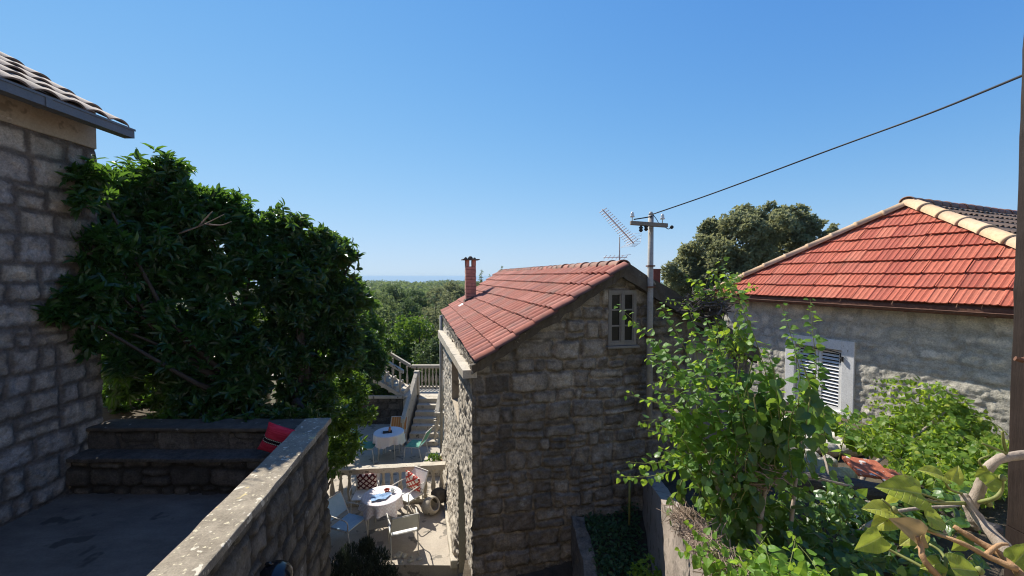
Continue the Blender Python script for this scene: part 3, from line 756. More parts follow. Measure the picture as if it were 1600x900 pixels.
for k in range(4): dl.obox(hinge + dd * (.02 + k * .12) - hv * .012, dd * .1, hv * .012, Z * 1.9)
dl.build("door", MAT['teal'], sd)
# projecting ledge over the side wall
def led(t, z, o): return HP(-o, t, z)
lm = MB().hexa([led(-.03, -1.345, .13), led(-.03, -1.345, -.06), led(LW + .1, -1.72, -.06), led(LW + .1, -1.72, .14), led(-.03, -1.235, .13), led(-.03, -1.235, -.06), led(LW + .1, -1.52, -.06), led(LW + .1, -1.52, .14)])
rough_up(lm.build("ledge", MAT['concrete'], ch), 6, .012, 5)
MB().tube([HP(-.05, LW + .1, -1.1), HP(-.06, LW + .1, -3.0), HP(-.06, LW + .1, -5.3)], .045, 10).build("downpipe", MAT['metalpole'], ch, True)
q = MB().obox(HP(-.14, 1.98, -5.32), hu * 4.3, hv * .16, Z * .14).build("plinth", MAT['concrete'], ch, bevel=.02); rough_up(q, 5, .02, 4)
# roof
roof = tile_roof("roof", HP(.03, 0, EV), hu, hv * math.cos(PITCH_R) + Z * math.sin(PITCH_R), -.07, lambda s: 7.35 + 1.5 * s / 2.5, (SA - .03) / math.cos(PITCH_R) - .03, .21, .311, prof_double, MAT['tile_c'], ch, seed=51, jit=.006, nx=12)
tile_roof("roof_slope", HP(2 * SA - .03, 0, EV), hu, -hv * math.cos(PITCH_R) + Z * math.sin(PITCH_R), .05, lambda s: 7.35 + 1.5 * s / 2.5, (SA - .03) / math.cos(PITCH_R) - .03, .21, .311, prof_double, MAT['tile_c'], roof, seed=52, nx=10)
dk = MB(); dz = -.025
for sg in (0, 1):
    e = lambda s: s if sg == 0 else 2 * SA - s
    dk.add([HP(e(.0), .0, EV + dz - .03), HP(e(SA), 0, RISE_Z + dz), HP(e(SA), 8.8, RISE_Z + dz), HP(e(0), 7.3, EV + dz - .03),
            HP(e(.0), .0, EV + dz - .10), HP(e(SA), 0, RISE_Z + dz - .07), HP(e(SA), 8.8, RISE_Z + dz - .07), HP(e(0), 7.3, EV + dz - .10)],
           [(0, 1, 2, 3), (7, 6, 5, 4), (0, 4, 5, 1), (1, 5, 6, 2), (2, 6, 7, 3), (3, 7, 4, 0)])
dk.build("roof_deck", MAT['dark_conc'], roof)
vg = MB()
for sg in (0, 1):
    e = lambda s: s if sg == 0 else 2 * SA - s
    for s0, s1, vt, vb in ((-.02, SA - .001, -.022, .15),) if sg == 0 else ((-.1, SA - .001, .075, .17),):
        z0, z1 = EV + (s0 - .03) * tanr, EV + (s1 - .03) * tanr
        vg.hexa([HP(e(s0), -.085, z0 - vb), HP(e(s1), -.085, z1 - vb), HP(e(s1), .06, z1 - vb), HP(e(s0), .06, z0 - vb),
                 HP(e(s0), -.085, z0 + vt), HP(e(s1), -.085, z1 + vt), HP(e(s1), .06, z1 + vt), HP(e(s0), .06, z0 + vt)])
rough_up(vg.build("verge", MAT['dark_conc'], roof), 6, .04, 5)
ridge_row("ridge_tiles", HP(SA, -.02, RISE_Z + .0), HP(SA, 8.85, RISE_Z + .0), .115, .33, MAT['ridge_old'], roof, True, 7)
# chimney
cs, ct = .747, 6.06; cz = EV + (cs - .03) * tanr
cm = MB(); crn = []
rg = random.Random(5)
W2 = .14; zc = cz - .22; nco = 13
def brick(a0, a1, b0, b1, z0, z1):
    t = rg.random(); cm.obox(HP(cs + a0, ct + b0, z0), hv * (a1 - a0), hu * (b1 - b0), Z * (z1 - z0)); crn.extend([t] * 8)
for i in range(nco):
    z0 = zc + i * .092; z1 = z0 + .083; j = rg.uniform(-.004, .004)
    h = W2 + j
    if i % 2: brick(-h, .02, -h, -.002, z0, z1); brick(.028, h, -h, -.002, z0, z1); brick(-h, -.03, .002, h, z0, z1); brick(-.022, h, .002, h, z0, z1)
    else: brick(-h, h, -h, -.05, z0, z1); brick(-h, -.004, -.042, h, z0, z1); brick(.004, h, -.042, h, z0, z1)
zt = zc + nco * .092
for a in (-1, 1):
    for b in (-1, 1):
        x0, x1 = sorted((a * W2, a * .042)); y0, y1 = sorted((b * W2, b * .05)); brick(x0, x1, y0, y1, zt, zt + .17)
chim = cm.build("chimney", MAT['brick'], roof, bevel=.005, attrs=None)
at = chim.data.attributes.new("rnd", 'FLOAT', 'POINT'); at.data.foreach_set("value", [rg.random() for _ in chim.data.vertices])
MB().obox(HP(cs - .132, ct - .132, zc), hv * .264, hu * .264, Z * (nco * .092 - .003)).build("mortar_core", MAT['dark_conc'], chim)
cp = MB().obox(HP(cs - .235, ct - .22, zt + .172), hv * .47, hu * .44, Z * .03).build("cap", MAT['dark_conc'], chim, bevel=.006); rough_up(cp, 4, .008, 7)
cr = MB()
for k, (a, r_) in enumerate(((-.13, .05), (.0, .075), (.11, .045))): cr.lathe(HP(cs + a, ct - .03, zt + .20), [(r_, 0), (r_ * .95, r_ * .5), (r_ * .6, r_ * .95), (r_ * .1, r_ * 1.1)], 9)
cr.build("cap_stones", MAT['dark_conc'], chim, True, jitter=.008)
q = MB().hexa([HP(cs - .22, ct - .19, cz - .135), HP(cs + .19, ct - .19, cz + .10), HP(cs + .19, ct + .19, cz + .10), HP(cs - .22, ct + .19, cz - .135), HP(cs - .165, ct - .155, cz + .05), HP(cs + .155, ct - .155, cz + .17), HP(cs + .155, ct + .155, cz + .17), HP(cs - .165, ct + .155, cz + .05)]).build("flashing", MAT['dark_conc'], chim)
MB().obox(HP(cs - .33, ct - .23, cz - .155), hv * .13 + Z * .077, hu * .34, (Z * .028 - hv * .01)).build("pale_patch", MAT['whitepaint'], chim, bevel=.008)

# ------------------------------------------------------------------ house on the right
RC = Vector((5.5, 10.7, 0)); rw = Vector((.374, -.9274, 0)).normalized(); ri = Vector((.9274, .374, 0)).normalized()
RP = lambda a, b, z: RC + rw * a + ri * b + Z * z
RL = 6.25; REV = -.47; RAP = Vector((3.0, 1.82, 1.48))           # apex: along, in, height
rh = thing("stone_house", "pale stone house with bright orange hipped roof, ochre hip tiles and a white shuttered window", "house", RP(3, 3, -3))
def keep_r(s, v):
    z = v - 3.4
    return ~((s > 1.72) & (s < 3.02) & (z > -2.78) & (z < -1.29))
stone_wall("front_wall", RP(0, 0, -3.4), rw, RL, 2.86, MAT['right'], rh, res=.024, course=.27, sw=.45, seed=61, depth=.014, mortw=.05, rough=.024, keep=keep_r)
q = MB().obox(RP(.02, .03, -3.4), ri * 6, rw * .2, Z * 2.86).build("end_wall", MAT['right'], rh); plain_attrs(q, .5)
q = MB().obox(RP(RL - .02, .03, -3.4), ri * 6, -rw * .2, Z * 2.86).build("end_wall", MAT['right'], rh); plain_attrs(q, .5)
OV = .20
eL, eR = RP(-.25, -OV, REV), RP(RL + .25, -OV, REV)
apex = RP(RAP.x, RAP.y, RAP.z)
sv = (apex - (eL + rw * (RAP.x + .25)));            # up the slope, at right angles to the eave
slope = sv.length; svn = sv.normalized()
nl = (apex - eL).cross(Z).normalized(); nr = -(apex - eR).cross(Z).normalized()
if (eR - eL).dot(nl) > 0: nl = -nl
if (eL - eR).dot(nr) > 0: nr = -nr
rr_ = tile_roof("roof", eL + Z * .02, rw, svn, -.3, RL + .9, slope, .275, slope / 8.0, prof_flat, MAT['tile_r'], rh, lift=.042, nx=18, seed=71, jit=.007, th=.022, clip=((eL, nl), (eR, nr)))
# the two long slopes behind the hips
ridge_dir = ri; RLEN = 7.0
def far_slope(name, e0, sign, mat, seed):
    A = ri; eave_o = e0
    up = apex - e0; up = up - A * up.dot(A); sl_ = up.length; up.normalize()
    n_ = nl if sign < 0 else nr
    return tile_roof(name, eave_o + Z * .02, A, up, -.3, RLEN + 2, sl_, .22, .34, prof_double, mat, rr_, lift=.035, nx=10, seed=seed, clip=((e0, -n_),))
far_slope("roof_slope", eR, 1, MAT['tile_old'], 73); far_slope("roof_slope", eL, -1, MAT['tile_old'], 74)
dk = MB(); dn = Z * -.02; th_ = Z * -.08
a_, b_, c_ = eL + dn, eR + dn, apex + dn; d_ = apex + ri * RLEN + dn; f_ = eR + ri * (RLEN + 2) + dn; g_ = eL + ri * (RLEN + 2) + dn
dk.add([a_, b_, c_, d_, f_, g_] + [p + th_ for p in (a_, b_, c_, d_, f_, g_)], [(0, 1, 2), (1, 4, 3, 2), (0, 2, 3, 5), (6, 8, 7), (7, 8, 9, 10), (6, 11, 9, 8), (0, 6, 7, 1), (1, 7, 10, 4), (0, 5, 11, 6)])
dk.build("roof_deck", MAT['rust'], rr_)
ridge_row("hip_tiles", eL - (apex - eL).normalized() * .05 + Z * .05, apex + Z * .06, .125, .46, MAT['hip'], rr_, True, 3)
ridge_row("hip_tiles", eR - (apex - eR).normalized() * .05 + Z * .05, apex + Z * .06, .155, .46, MAT['hip'], rr_, True, 9)
ridge_row("ridge_tiles", apex - ri * .12 + Z * .07, apex + ri * RLEN + Z * .06, .14, .36, MAT['ridge_old'], rr_, True, 13)
gm = MB()
ga, gb = eL - ri * .055 + Z * -.055, eR - ri * .055 + Z * -.085
gd = (gb - ga)
for k in range(8):
    q0 = math.pi + math.pi * k / 8; q1 = math.pi + math.pi * (k + 1) / 8
    p0 = -ri * 0 + ri * math.cos(q0) * .055 + Z * math.sin(q0) * .055; p1 = ri * math.cos(q1) * .055 + Z * math.sin(q1) * .055
    gm.add([ga + p0, ga + p1, gb + p1, gb + p0, ga + p0 * 1.09, ga + p1 * 1.09, gb + p1 * 1.09, gb + p0 * 1.09], [(0, 1, 2, 3), (4, 7, 6, 5)])
for k in range(7):
    c0 = ga + gd * ((k + .3) / 7); gm.obox(c0 - ri * .066 - Z * .066, rw * .02, ri * .13, Z * .01)
gm.tube([ga - ri * .06 + Z * .004, gb - ri * .06 + Z * .004], .009, 6)
gm.build("gutter", MAT['rust'], rh)
sf = MB().obox(RP(-.2, -OV + .03, REV - .12), rw * (RL + .4), ri * (OV - .05), Z * .03).build("soffit", MAT['rust'], rh)
# window with white surround, louvred leaves
wn = MB()
for s0, s1, z0, z1 in ((1.70, 1.90, -2.80, -1.27), (2.82, 3.04, -2.80, -1.27), (1.90, 2.82, -1.47, -1.27), (1.90, 2.82, -2.80, -2.70)):
    wn.obox(RP(s0, -.03, z0), rw * (s1 - s0), ri * .17, Z * (z1 - z0))
wo = wn.build("window", MAT['whitepaint'], rh, bevel=.008)
sh_ = MB()
for a0, a1 in ((1.92, 2.355), (2.365, 2.80)):
    for s0, s1, z0, z1 in ((a0, a0 + .055, -2.70, -1.49), (a1 - .055, a1, -2.70, -1.49), (a0 + .055, a1 - .055, -1.55, -1.49), (a0 + .055, a1 - .055, -2.7, -2.63)):
        sh_.obox(RP(s0, .03, z0), rw * (s1 - s0), ri * .035, Z * (z1 - z0))
    for i in range(15):
        z0 = -2.6 + i * .07; sh_.obox(RP(a0 + .05, .03, z0), rw * (a1 - a0 - .1), ri * .035 + Z * .032, Z * .008)
sh_.build("louvred_shutter", MAT['whitepaint'], wo)
MB().obox(RP(1.9, .12, -2.72), rw * .92, ri * .01, Z * 1.26).build("pane", MAT['darkroom'], wo)  # near-black sheet, the shade behind the louvres put into its colour
hw = MB()
hw.tube([RP(2.84, -.05, -1.62), RP(2.80, -.05, -1.62), RP(2.80, -.03, -1.62)], .014, 6).tube([RP(1.93, -.012, -1.51), RP(2.6, -.012, -1.50), RP(2.79, -.012, -1.53), RP(2.79, -.012, -1.72)], .011, 6)
hw.tube([RP(2.845, -.05, -1.58), RP(2.845, -.05, -1.68)], .02, 8)
hw.build("shutter_hook", MAT['cable'], wo)

# ------------------------------------------------------------------ sunken garden, low walls, bed on the right
sheet("garden_bed", .95, 2.2, 2.0, 6.3, -3.5, .07, .05, MAT['soil'], 14, zf=lambda X, Y: -3.47 - .22 * sstep(5.2, 3, Y))
sheet("foot_bed", -.7, 1.05, 3.0, 6.0, -4.05, .07, .06, MAT['soil'], 15, zf=lambda X, Y: -4.05 - .1 * (1 - X))
def wall_strip(name, label, a, b, za, zb, bottom, thick, mat, seed, stone=None, cat="wall", amp=.02):
    t = thing(name, label, cat, (a[0], a[1], bottom)); a, b = Vector((*a, 0)), Vector((*b, 0)); d = (b - a); n = Vector((d.y, -d.x, 0)).normalized()
    m = MB().hexa([a + Z * bottom, b + Z * bottom, b - n * thick + Z * bottom, a - n * thick + Z * bottom, a + Z * za, b + Z * zb, b - n * thick + Z * zb, a - n * thick + Z * za])
    o = m.build("wall_body", mat, t)
    if stone: plain_attrs(o, .5)
    rough_up(o, 6, amp, 5, seed); return t, o
wall_strip("garden_wall", "plain plastered garden wall sloping down towards the cottage, half in sun under the vine", (1.92, 5.93), (.88, 1.2), -2.86, -1.32, -4.6, .16, MAT['wallplaster'], 3)
gw, gwo = wall_strip("garden_edging", "small rough stone edging wall beside the sunken garden below the gable", (1.02, 3.2), (1.0, 5.66), -3.62, -3.38, -4.6, .16, MAT['gable'], 5, True, amp=.035)
plain_attrs
def rz(X, Y): return -2.95 + .55 * sstep(6.5, 3.5, Y) * sstep(1.4, 3.5, X) + .1 * sstep(3, 7, X)
sheet("rubble_ground", .9, 9.5, 1.2, 11.5, -2.9, .09, .10, MAT['soil'], 16, inside=lambda X, Y: X > 1.0 + (Y - 2.05) * .2216 + .12, zf=rz)

# old timber, rubble and a broken tile among the creepers
bm_ = MB().tube([P(1135, 742, 4.3), P(1250, 752, 4.2), P(1340, 764, 4.05), P(1425, 782, 3.9)], [.06, .10, .095, .08], 9)
bo = bm_.build("fallen_timber", MAT['deadwood'], None, True); rough_up(bo, 2, .012, 9); tag(bo, "long weathered grey timber lying through the creepers left of the broken red tile", "timber")
bo = MB().tube([P(1375, 770, 4.0), P(1440, 790, 3.7), P(1500, 815, 3.5), P(1560, 830, 3.4)], [.06, .07, .06, .05], 9).build("fallen_timber", MAT['deadwood'], None, True); rough_up(bo, 2, .015, 19)
tag(bo, "shorter dark rotten timber lying right of the broken red tile", "timber")
q0 = P(1355, 728, 4.35)
MAT['tile_b'] = m_rough("lichened_tile", (.36, .095, .045), (.46, .15, .08), 9, spots=(.7, .64, .55), spot_at=.60, spot_scale=16)
t_ = MB().obox(q0 + Vector((-.2, -.12, -.05)), (.34, -.05, -.03), (.04, .27, .07), (-.004, -.006, .03)).obox(q0 + Vector((.0, -.2, -.085)), (.22, -.03, -.03), (.05, .2, .06), (-.004, -.006, .03)).build("broken_tile", MAT['tile_b'], None, bevel=.006); rough_up(t_, 4, .01, 9); tag(t_, "broken orange roof tile lying among the creepers by the grey timber", "roof tile")
def rock(name, c, r, mat, seed, label, cat, group=None, flat=.7, stone=True):
    bm = bmesh.new(); bmesh.ops.create_icosphere(bm, subdivisions=3, radius=1)
    rs = np.random.RandomState(seed); co = np.array([v.co[:] for v in bm.verts]); off = rs.rand(3) * 20
    k = .72 + .75 * fbm(co[:, 0] * 1.3 + off[0] + co[:, 2], co[:, 1] * 1.3 + off[1] - co[:, 2] * .7, seed, 4)
    sc = np.array([r * rs.uniform(.8, 1.3), r * rs.uniform(.8, 1.2), r * flat])
    for v, q, f in zip(bm.verts, co, k): v.co = Vector(q * f * sc)
    me = bpy.data.meshes.new(name); bm.to_mesh(me); bm.free(); me.materials.append(mat)
    o = bpy.data.objects.new(name, me); COL.objects.link(o); o.location = c
    me.polygons.foreach_set("use_smooth", [True] * len(me.polygons))
    if stone: plain_attrs(o, rs.rand())
    return tag(o, label, cat, group)
rub = [(1280, 672, 4.9, .2), (1312, 683, 4.7, .17), (1262, 712, 4.6, .16), (1240, 700, 4.6, .2), (1295, 722, 4.3, .15), (1330, 690, 4.5, .16), (1322, 742, 4.2, .13), (1390, 700, 4.6, .2), (1430, 720, 4.5, .14), (1362, 782, 3.8, .12), (1412, 800, 3.6, .13), (1335, 805, 3.6, .11), (1255, 690, 5.0, .26), (1290, 700, 4.7, .22), (1235, 665, 5.4, .3), (1325, 700, 4.6, .2), (1350, 697, 4.7, .22), (1270, 730, 4.4, .2), (1300, 745, 4.1, .18), (1240, 735, 4.5, .22), (1395, 815, 3.4, .16), (1345, 825, 3.3, .16), (1440, 660, 5.3, .22), (1415, 690, 4.9, .2), (1470, 730, 4.3, .18), (1370, 850, 3.1, .14), (1310, 790, 3.7, .16)]
for i, (px, py, d, r_) in enumerate(rub):
    c = P(px, py, d)
    for _ in range(12):
        g0 = float(rz(np.array([c.x]), np.array([c.y]))[0]) + .1; c = P(px, py, max(2.5, c.y * (g0 / c.z) ** .7))
    rock("rubble_stone", c, r_ * .8, MAT['right'], 100 + i, "rough pale rubble stone half buried in the creepers by the fallen timber", "stone", "rubble stones in the creepers")

# ------------------------------------------------------------------ balustrades and stairs beyond the patio
BAL = [(.055, 0), (.055, .05), (.03, .07), (.03, .10), (.052, .20), (.058, .27), (.045, .38), (.028, .50), (.026, .54), (.04, .57), (.028, .60), (.045, .66), (.05, .70)]
def balustrade(name, label, a, b, h, n, mat, rail_w=.2, rail_h=.1, base_h=.08, posts=(), bw=1.0, cat="balustrade"):
    a, b = Vector(a), Vector(b); d = b - a; dn_ = Vector((d.x, d.y, 0)).normalized(); nn = Vector((dn_.y, -dn_.x, 0))
    t = thing(name, label, cat, tuple(a))
    q = MB().obox(a - nn * rail_w / 2 + Z * (h - rail_h), d, nn * rail_w, Z * rail_h).build("rail", mat, t, bevel=.012); rough_up(q, 5, .008, 6)
    MB().obox(a - nn * rail_w * .45, d, nn * rail_w * .9, Z * base_h).build("base", mat, t, bevel=.01)
    hh = h - rail_h - base_h; first = None
    for i in range(n):
        c = a + d * ((i + .5) / n) + Z * base_h
        if first is None:
            first = MB().lathe((0, 0, 0), [(r * bw, z / .70 * hh) for r, z in BAL], 12).build("baluster", mat, t, True, local=True)
            o = first
        else:
            o = first.copy(); COL.objects.link(o); o.parent = t
        o.location = c - a; 
    for f_ in posts:
        c = a + d * f_
        q = MB().box((c.x - .11, c.y - .11, c.z), (c.x + .11, c.y + .11, c.z + h + .04)).build("post", mat, t, bevel=.01)
    return t
bA = P(512, 742, 9.3); bA.z = PZ; bB = P(696, 730, 9.62); bB.z = PZ
balustrade("balustrade", "weathered concrete balustrade across the patio between the two cloth-covered tables", bA, bB, .87, 14, MAT['concrete'], .2, .12)
balustrade("balustrade", "dark balustrade at the back of the terrace behind the big tree trunks", (-7.4, 8.1, -2.8), (-4.1, 8.1, -2.8), .85, 15, MAT['concrete'], .2, .1)

st = thing("staircase", "concrete outdoor staircase rising to a landing left of the cottage", "staircase", (-2.8, 13, PZ))
sx0, sx1, sy, sg, srz = xy(635, 12.7), xy(677, 12.7), 12.66, .262, .146
NS = 7
for i in range(NS):
    q = MB().box((sx0, sy + i * sg, PZ), (sx1 + .1, sy + (i + 1) * sg + .02, PZ + (i + 1) * srz)).build("step", MAT['concrete'], st, bevel=.01)
lz = PZ + NS * srz; ly0 = sy + NS * sg
lx0, lx1 = xy(636, ly0) - .22, xy(682, ly0) + .25
MB().box((lx0 + .05, ly0 + .02, PZ), (lx1, ly0 + 1.15, lz + .005)).build("landing", MAT['concrete'], st, bevel=.01)
def slope_rail(x, y0, z0, y1, z1, wd=.13, th=.12):
    return MB().hexa([(x - wd / 2, y0, z0 - th), (x + wd / 2, y0, z0 - th), (x + wd / 2, y1, z1 - th), (x - wd / 2, y1, z1 - th), (x - wd / 2, y0, z0), (x + wd / 2, y0, z0), (x + wd / 2, y1, z1), (x - wd / 2, y1, z1)])
xl, xr = sx0 - .02, sx1 + .06
rough_up(slope_rail(xl - .12, sy + .0, PZ + .85, ly0, lz + .86).build("handrail", MAT['concrete'], st, bevel=.01), 4, .006, 5)
rough_up(slope_rail(xr - .04, sy + .35, PZ + .92, ly0, lz + .86).build("handrail", MAT['concrete'], st, bevel=.01), 4, .006, 5)
MB().hexa([(xl - .15, sy, PZ), (xl - .09, sy, PZ), (xl - .09, ly0, PZ), (xl - .15, ly0, PZ), (xl - .15, sy, PZ + .75), (xl - .09, sy, PZ + .75), (xl - .09, ly0, lz + .76), (xl - .15, ly0, lz + .76)]).build("shade_panel", MAT['concrete'], st)  # solid panel added under the rail to cast shade on the treads
for x in (xr - .04,):
    for k in range(6):
        yy = sy + .12 + k * .31; zb = PZ + (k * .31 + .12) / sg * srz * .95
        MB().lathe((x, yy, zb), [(r * .9, z) for r, z in BAL], 9).build("baluster", MAT['concrete'], st, True)
for x in (xl - .12, xr - .04):
    MB().box((x - .09, ly0 + .0, PZ), (x + .09, ly0 + .18, lz + .9)).build("post", MAT['concrete'], st, bevel=.01)
MB().box((xr - .10, sy + .1, PZ), (xr + .08, ly0, PZ + .06)).build("kerb", MAT['concrete'], st)
q = MB().box((xl + .35 + .55, sy + .30, PZ + .80), (xr + .6, sy + .48, PZ + .94)).build("cross_beam", MAT['concrete'], st, bevel=.01)
# landing rail at the back
lr0, lr1 = lx0 + .1, lx1 - .12
yb = ly0 + 1.08
MB().box((lr0, yb - .08, lz + .78), (lr1, yb + .08, lz + .9)).build("landing_rail", MAT['concrete'], st, bevel=.01)
MB().box((lr0, yb - .07, lz), (lr1, yb + .07, lz + .07)).build("landing_kerb", MAT['concrete'], st)
for k in range(9): MB().lathe((lr0 + .12 + k * (lr1 - lr0 - .2) / 8, yb, lz + .06), [(r * .8, z * 1.03) for r, z in BAL], 9).build("baluster", MAT['concrete'], st, True)
q = MB().box((lx1 - .12, yb - .09, lz + .72), (lx1 + .7, yb + .05, lz + .82)).build("landing_rail", MAT['concrete'], st)
# second flight, up to the left
N2 = 11; g2, r2 = .27, .165; fy0, fy1 = ly0 + .12, ly0 + 1.1
f2 = thing("staircase", "upper flight of concrete steps with slanting baluster rails climbing left behind the bushes", "staircase", (lx0, fy0, PZ))
for i in range(N2):
    x1 = lx0 + .05 - i * g2; MB().box((x1 - g2 - .02, fy0, lz + (i + 1) * r2 - .22), (x1, fy1, lz + (i + 1) * r2)).build("step", MAT['concrete'], f2, bevel=.008)
for y in (fy0 - .02, fy1):
    x0, x1 = lx0 + .05, lx0 - N2 * g2; za, zb = lz, lz + N2 * r2
    m = MB()
    for o0, o1, wd in ((.80, .92, .15),): m.hexa([(x0, y - wd / 2, za + o0), (x0, y + wd / 2, za + o0), (x1, y + wd / 2, zb + o0), (x1, y - wd / 2, zb + o0), (x0, y - wd / 2, za + o1), (x0, y + wd / 2, za + o1), (x1, y + wd / 2, zb + o1), (x1, y - wd / 2, zb + o1)])
    m.build("handrail", MAT['concrete'], f2, bevel=.01)
    MB().hexa([(x0, y - .06, za - .12), (x0, y + .06, za - .12), (x1, y + .06, zb - .12), (x1, y - .06, zb - .12), (x0, y - .06, za + .03), (x0, y + .06, za + .03), (x1, y + .06, zb + .03), (x1, y - .06, zb + .03)]).build("string", MAT['concrete'], f2)
    for i in range(N2):
        xb = lx0 - .08 - i * g2; MB().lathe((xb, y, lz + (i + .3) * r2), [(r * .8, z * 1.1) for r, z in BAL], 9).build("baluster", MAT['concrete'], f2, True)
rw_ = thing("retaining_wall", "dark stone retaining wall with a pale ledge under the upper flight of steps", "wall", (lx0 - 1.5, ly0, PZ))
stone_wall("stone_face", (lx0 - 3.4, ly0 + .06, PZ - .05), (1, 0, 0), 3.35, 1.02, MAT['terrace'], rw_, res=.03, course=.22, sw=.36, seed=91)
MB().box((lx0 - 3.5, ly0 - .02, PZ + .95), (lx0 + .02, ly0 + .12, PZ + 1.03)).build("ledge", MAT['concrete'], rw_)
q = MB().box((lx0 - 3.4, ly0 + .08, PZ), (lx0, ly0 + .3, PZ + .95)).build("wall_core", MAT['terrace'], rw_); plain_attrs(q, .3)

# ------------------------------------------------------------------ patio furniture
def cushion(name, loc, w_, h_, th, mat, rot, label, cat="cushion"):
    n = 14; vs = []; fs = []
    for sgn in (1, -1):
        for j in range(n + 1):
            for i in range(n + 1):
                a, b = i / n * 2 - 1, j / n * 2 - 1
                k = (1 - a ** 4) * (1 - b ** 4); pin = 1 - .08 * (1 - abs(b) ** 2) * abs(a) ** 3; pin2 = 1 - .08 * (1 - a * a) * abs(b) ** 3
                vs.append((a * w_ / 2 * pin, -sgn * th / 2 * max(k, 0) ** .5, b * h_ / 2 * pin2))
    m = (n + 1) ** 2
    for s in range(2):
        for j in range(n):
            for i in range(n):
                q = s * m + j * (n + 1) + i; f = (q, q + 1, q + n + 2, q + n + 1); fs.append(f if s == 0 else tuple(reversed(f)))
    o = mesh(name, vs, fs, mat, smooth=True); o.location = loc; o.rotation_euler = rot
    return tag(o, label, cat)

def chair(label, loc, face, fabric, frame, group=None, arms=True, back_tilt=.18):
    """tubular garden chair facing the heading 'face' (radians, 0 = +y)"""
    t = thing("garden_chair", label, "chair", loc, group); t.rotation_euler = (0, 0, face)
    W, D, SH, BH = .25, .23, .42, .86; r = .012
    for sx in (-1, 1):
        MB().tube(bez([(sx * W, D + .02, 0), (sx * W, D, SH * .6), (sx * W, D - .03, SH)], 6), r, 7).build("leg", frame, t, True, local=True)
        MB().tube(bez([(sx * W, -D - .08, 0), (sx * W, -D - .02, SH * .6), (sx * W, -D + .02, SH)], 6), r, 7).build("leg", frame, t, True, local=True)
        if arms:
            MB().tube(bez([(sx * W, D - .03, SH), (sx * (W + .03), D + .0, SH + .17), (sx * (W + .03), D - .06, SH + .225), (sx * (W + .02), -.05, SH + .235), (sx * W, -D - .05, SH + .24)], 14), r * .95, 7).build("armrest", frame, t, True, local=True)
    bt = back_tilt
    m = MB()
    m.tube(bez([(-W, -D + .02, SH), (-W, -D - bt * .5, SH + .22), (-W + .01, -D - bt, BH - .03), (-W + .05, -D - bt - .01, BH), (W - .05, -D - bt - .01, BH), (W - .01, -D - bt, BH - .03), (W, -D - bt * .5, SH + .22), (W, -D + .02, SH)], 30), r, 7)
    m.build("back_frame", frame, t, True, local=True)
    MB().tube([(-W, D - .03, SH), (W, D - .03, SH), (W, -D + .02, SH), (-W, -D + .02, SH), (-W, D - .03, SH)], r, 7).build("seat_frame", frame, t, True, local=True)
    MB().hexa([(-W, -D + .02, SH + .006), (W, -D + .02, SH + .006), (W, D - .02, SH + .006), (-W, D - .02, SH + .006), (-W, -D + .02, SH + .02), (W, -D + .02, SH + .02), (W, D - .02, SH + .022), (-W, D - .02, SH + .022)]).build("seat", fabric, t, bevel=.005, local=True)
    MB().hexa([(-W + .01, -D - .035, SH + .1), (W - .01, -D - .035, SH + .1), (W - .01, -D - .02, SH + .1), (-W + .01, -D - .02, SH + .1), (-W + .015, -D - bt - .012, BH - .012), (W - .015, -D - bt - .012, BH - .012), (W - .015, -D - bt + .004, BH - .012), (-W + .015, -D - bt + .004, BH - .012)]).build("backrest", fabric, t, bevel=.004, local=True)
    return t

def table(label, loc, r, h, cloth_label, clothmat, drop=.22, seed=1):
    t = thing("round_table", label, "table", loc)
    MB().lathe((0, 0, h - .03), [(r - .02, 0), (r - .01, .028), (r - .02, .03)], 40).build("table_top", MAT['chairmetal'], t, local=True)
    for k in range(4):
        q = math.pi / 4 + k * math.pi / 2; c, s = math.cos(q), math.sin(q)
        MB().tube([(c * r * .72, s * r * .72, h - .03), (c * r * .78, s * r * .78, 0)], .014, 8).build("leg", MAT['chairmetal'], t, True, local=True)
    vs = []; fs = []; n = 96; rings = [0, .5, .9, .985, 1.0, 1.006, 1.01, 1.015, 1.02, 1.03]; zz = [0, 0, 0, 0, -.006, -.03, -.08, -.13, -.18, -drop]
    rg_ = random.Random(seed); ph = [rg_.uniform(0, 6.3) for _ in range(4)]
    for k, (a, z) in enumerate(zip(rings, zz)):
        for i in range(n):
            q = 2 * math.pi * i / n; f = max(0, -z) / drop
            rr = r * a + f * .035 * (math.sin(9 * q + ph[0]) + .6 * math.sin(14 * q + ph[1]))
            ext = -f * .09 * (max(0, math.cos(4 * q + ph[2]))) 
            vs.append((rr * math.cos(q), rr * math.sin(q), h + .004 + z + ext))
    for k in range(len(rings) - 1):
        for i in range(n): fs.append((k * n + i, k * n + (i + 1) % n, (k + 1) * n + (i + 1) % n, (k + 1) * n + i))
    o = mesh("tablecloth", vs, fs, clothmat, smooth=True); o.location = loc
    tag(o, cloth_label, "tablecloth")
    return t
T1 = P(597, 783, 8.45); T1.z = PZ; T2 = P(608, 710, 11.9); T2.z = PZ + .0
table("round garden table under the pink-checked cloth on the near patio", T1, .41, .72, "white tablecloth with pink check hanging over the near patio table", MAT['cloth'], seed=3)
table("round garden table under the plain white cloth at the foot of the stairs", T2, .43, .74, "plain white tablecloth on the farther table by the stairs", MAT['cloth2'], drop=.25, seed=8)
def at_floor(px, y, z=PZ): v = P(px, 500, y); return (v.x, v.y, z)
chair("white tube chair with the dark lattice cushion at the near table", at_floor(568, 9.0), math.pi + .12, MAT['weave'], MAT['chairmetal'])
chair("white tube armchair with the red and cream lattice cushion beside the cottage wall", at_floor(634, 9.0), math.pi - .55, MAT['weave'], MAT['chairmetal'])
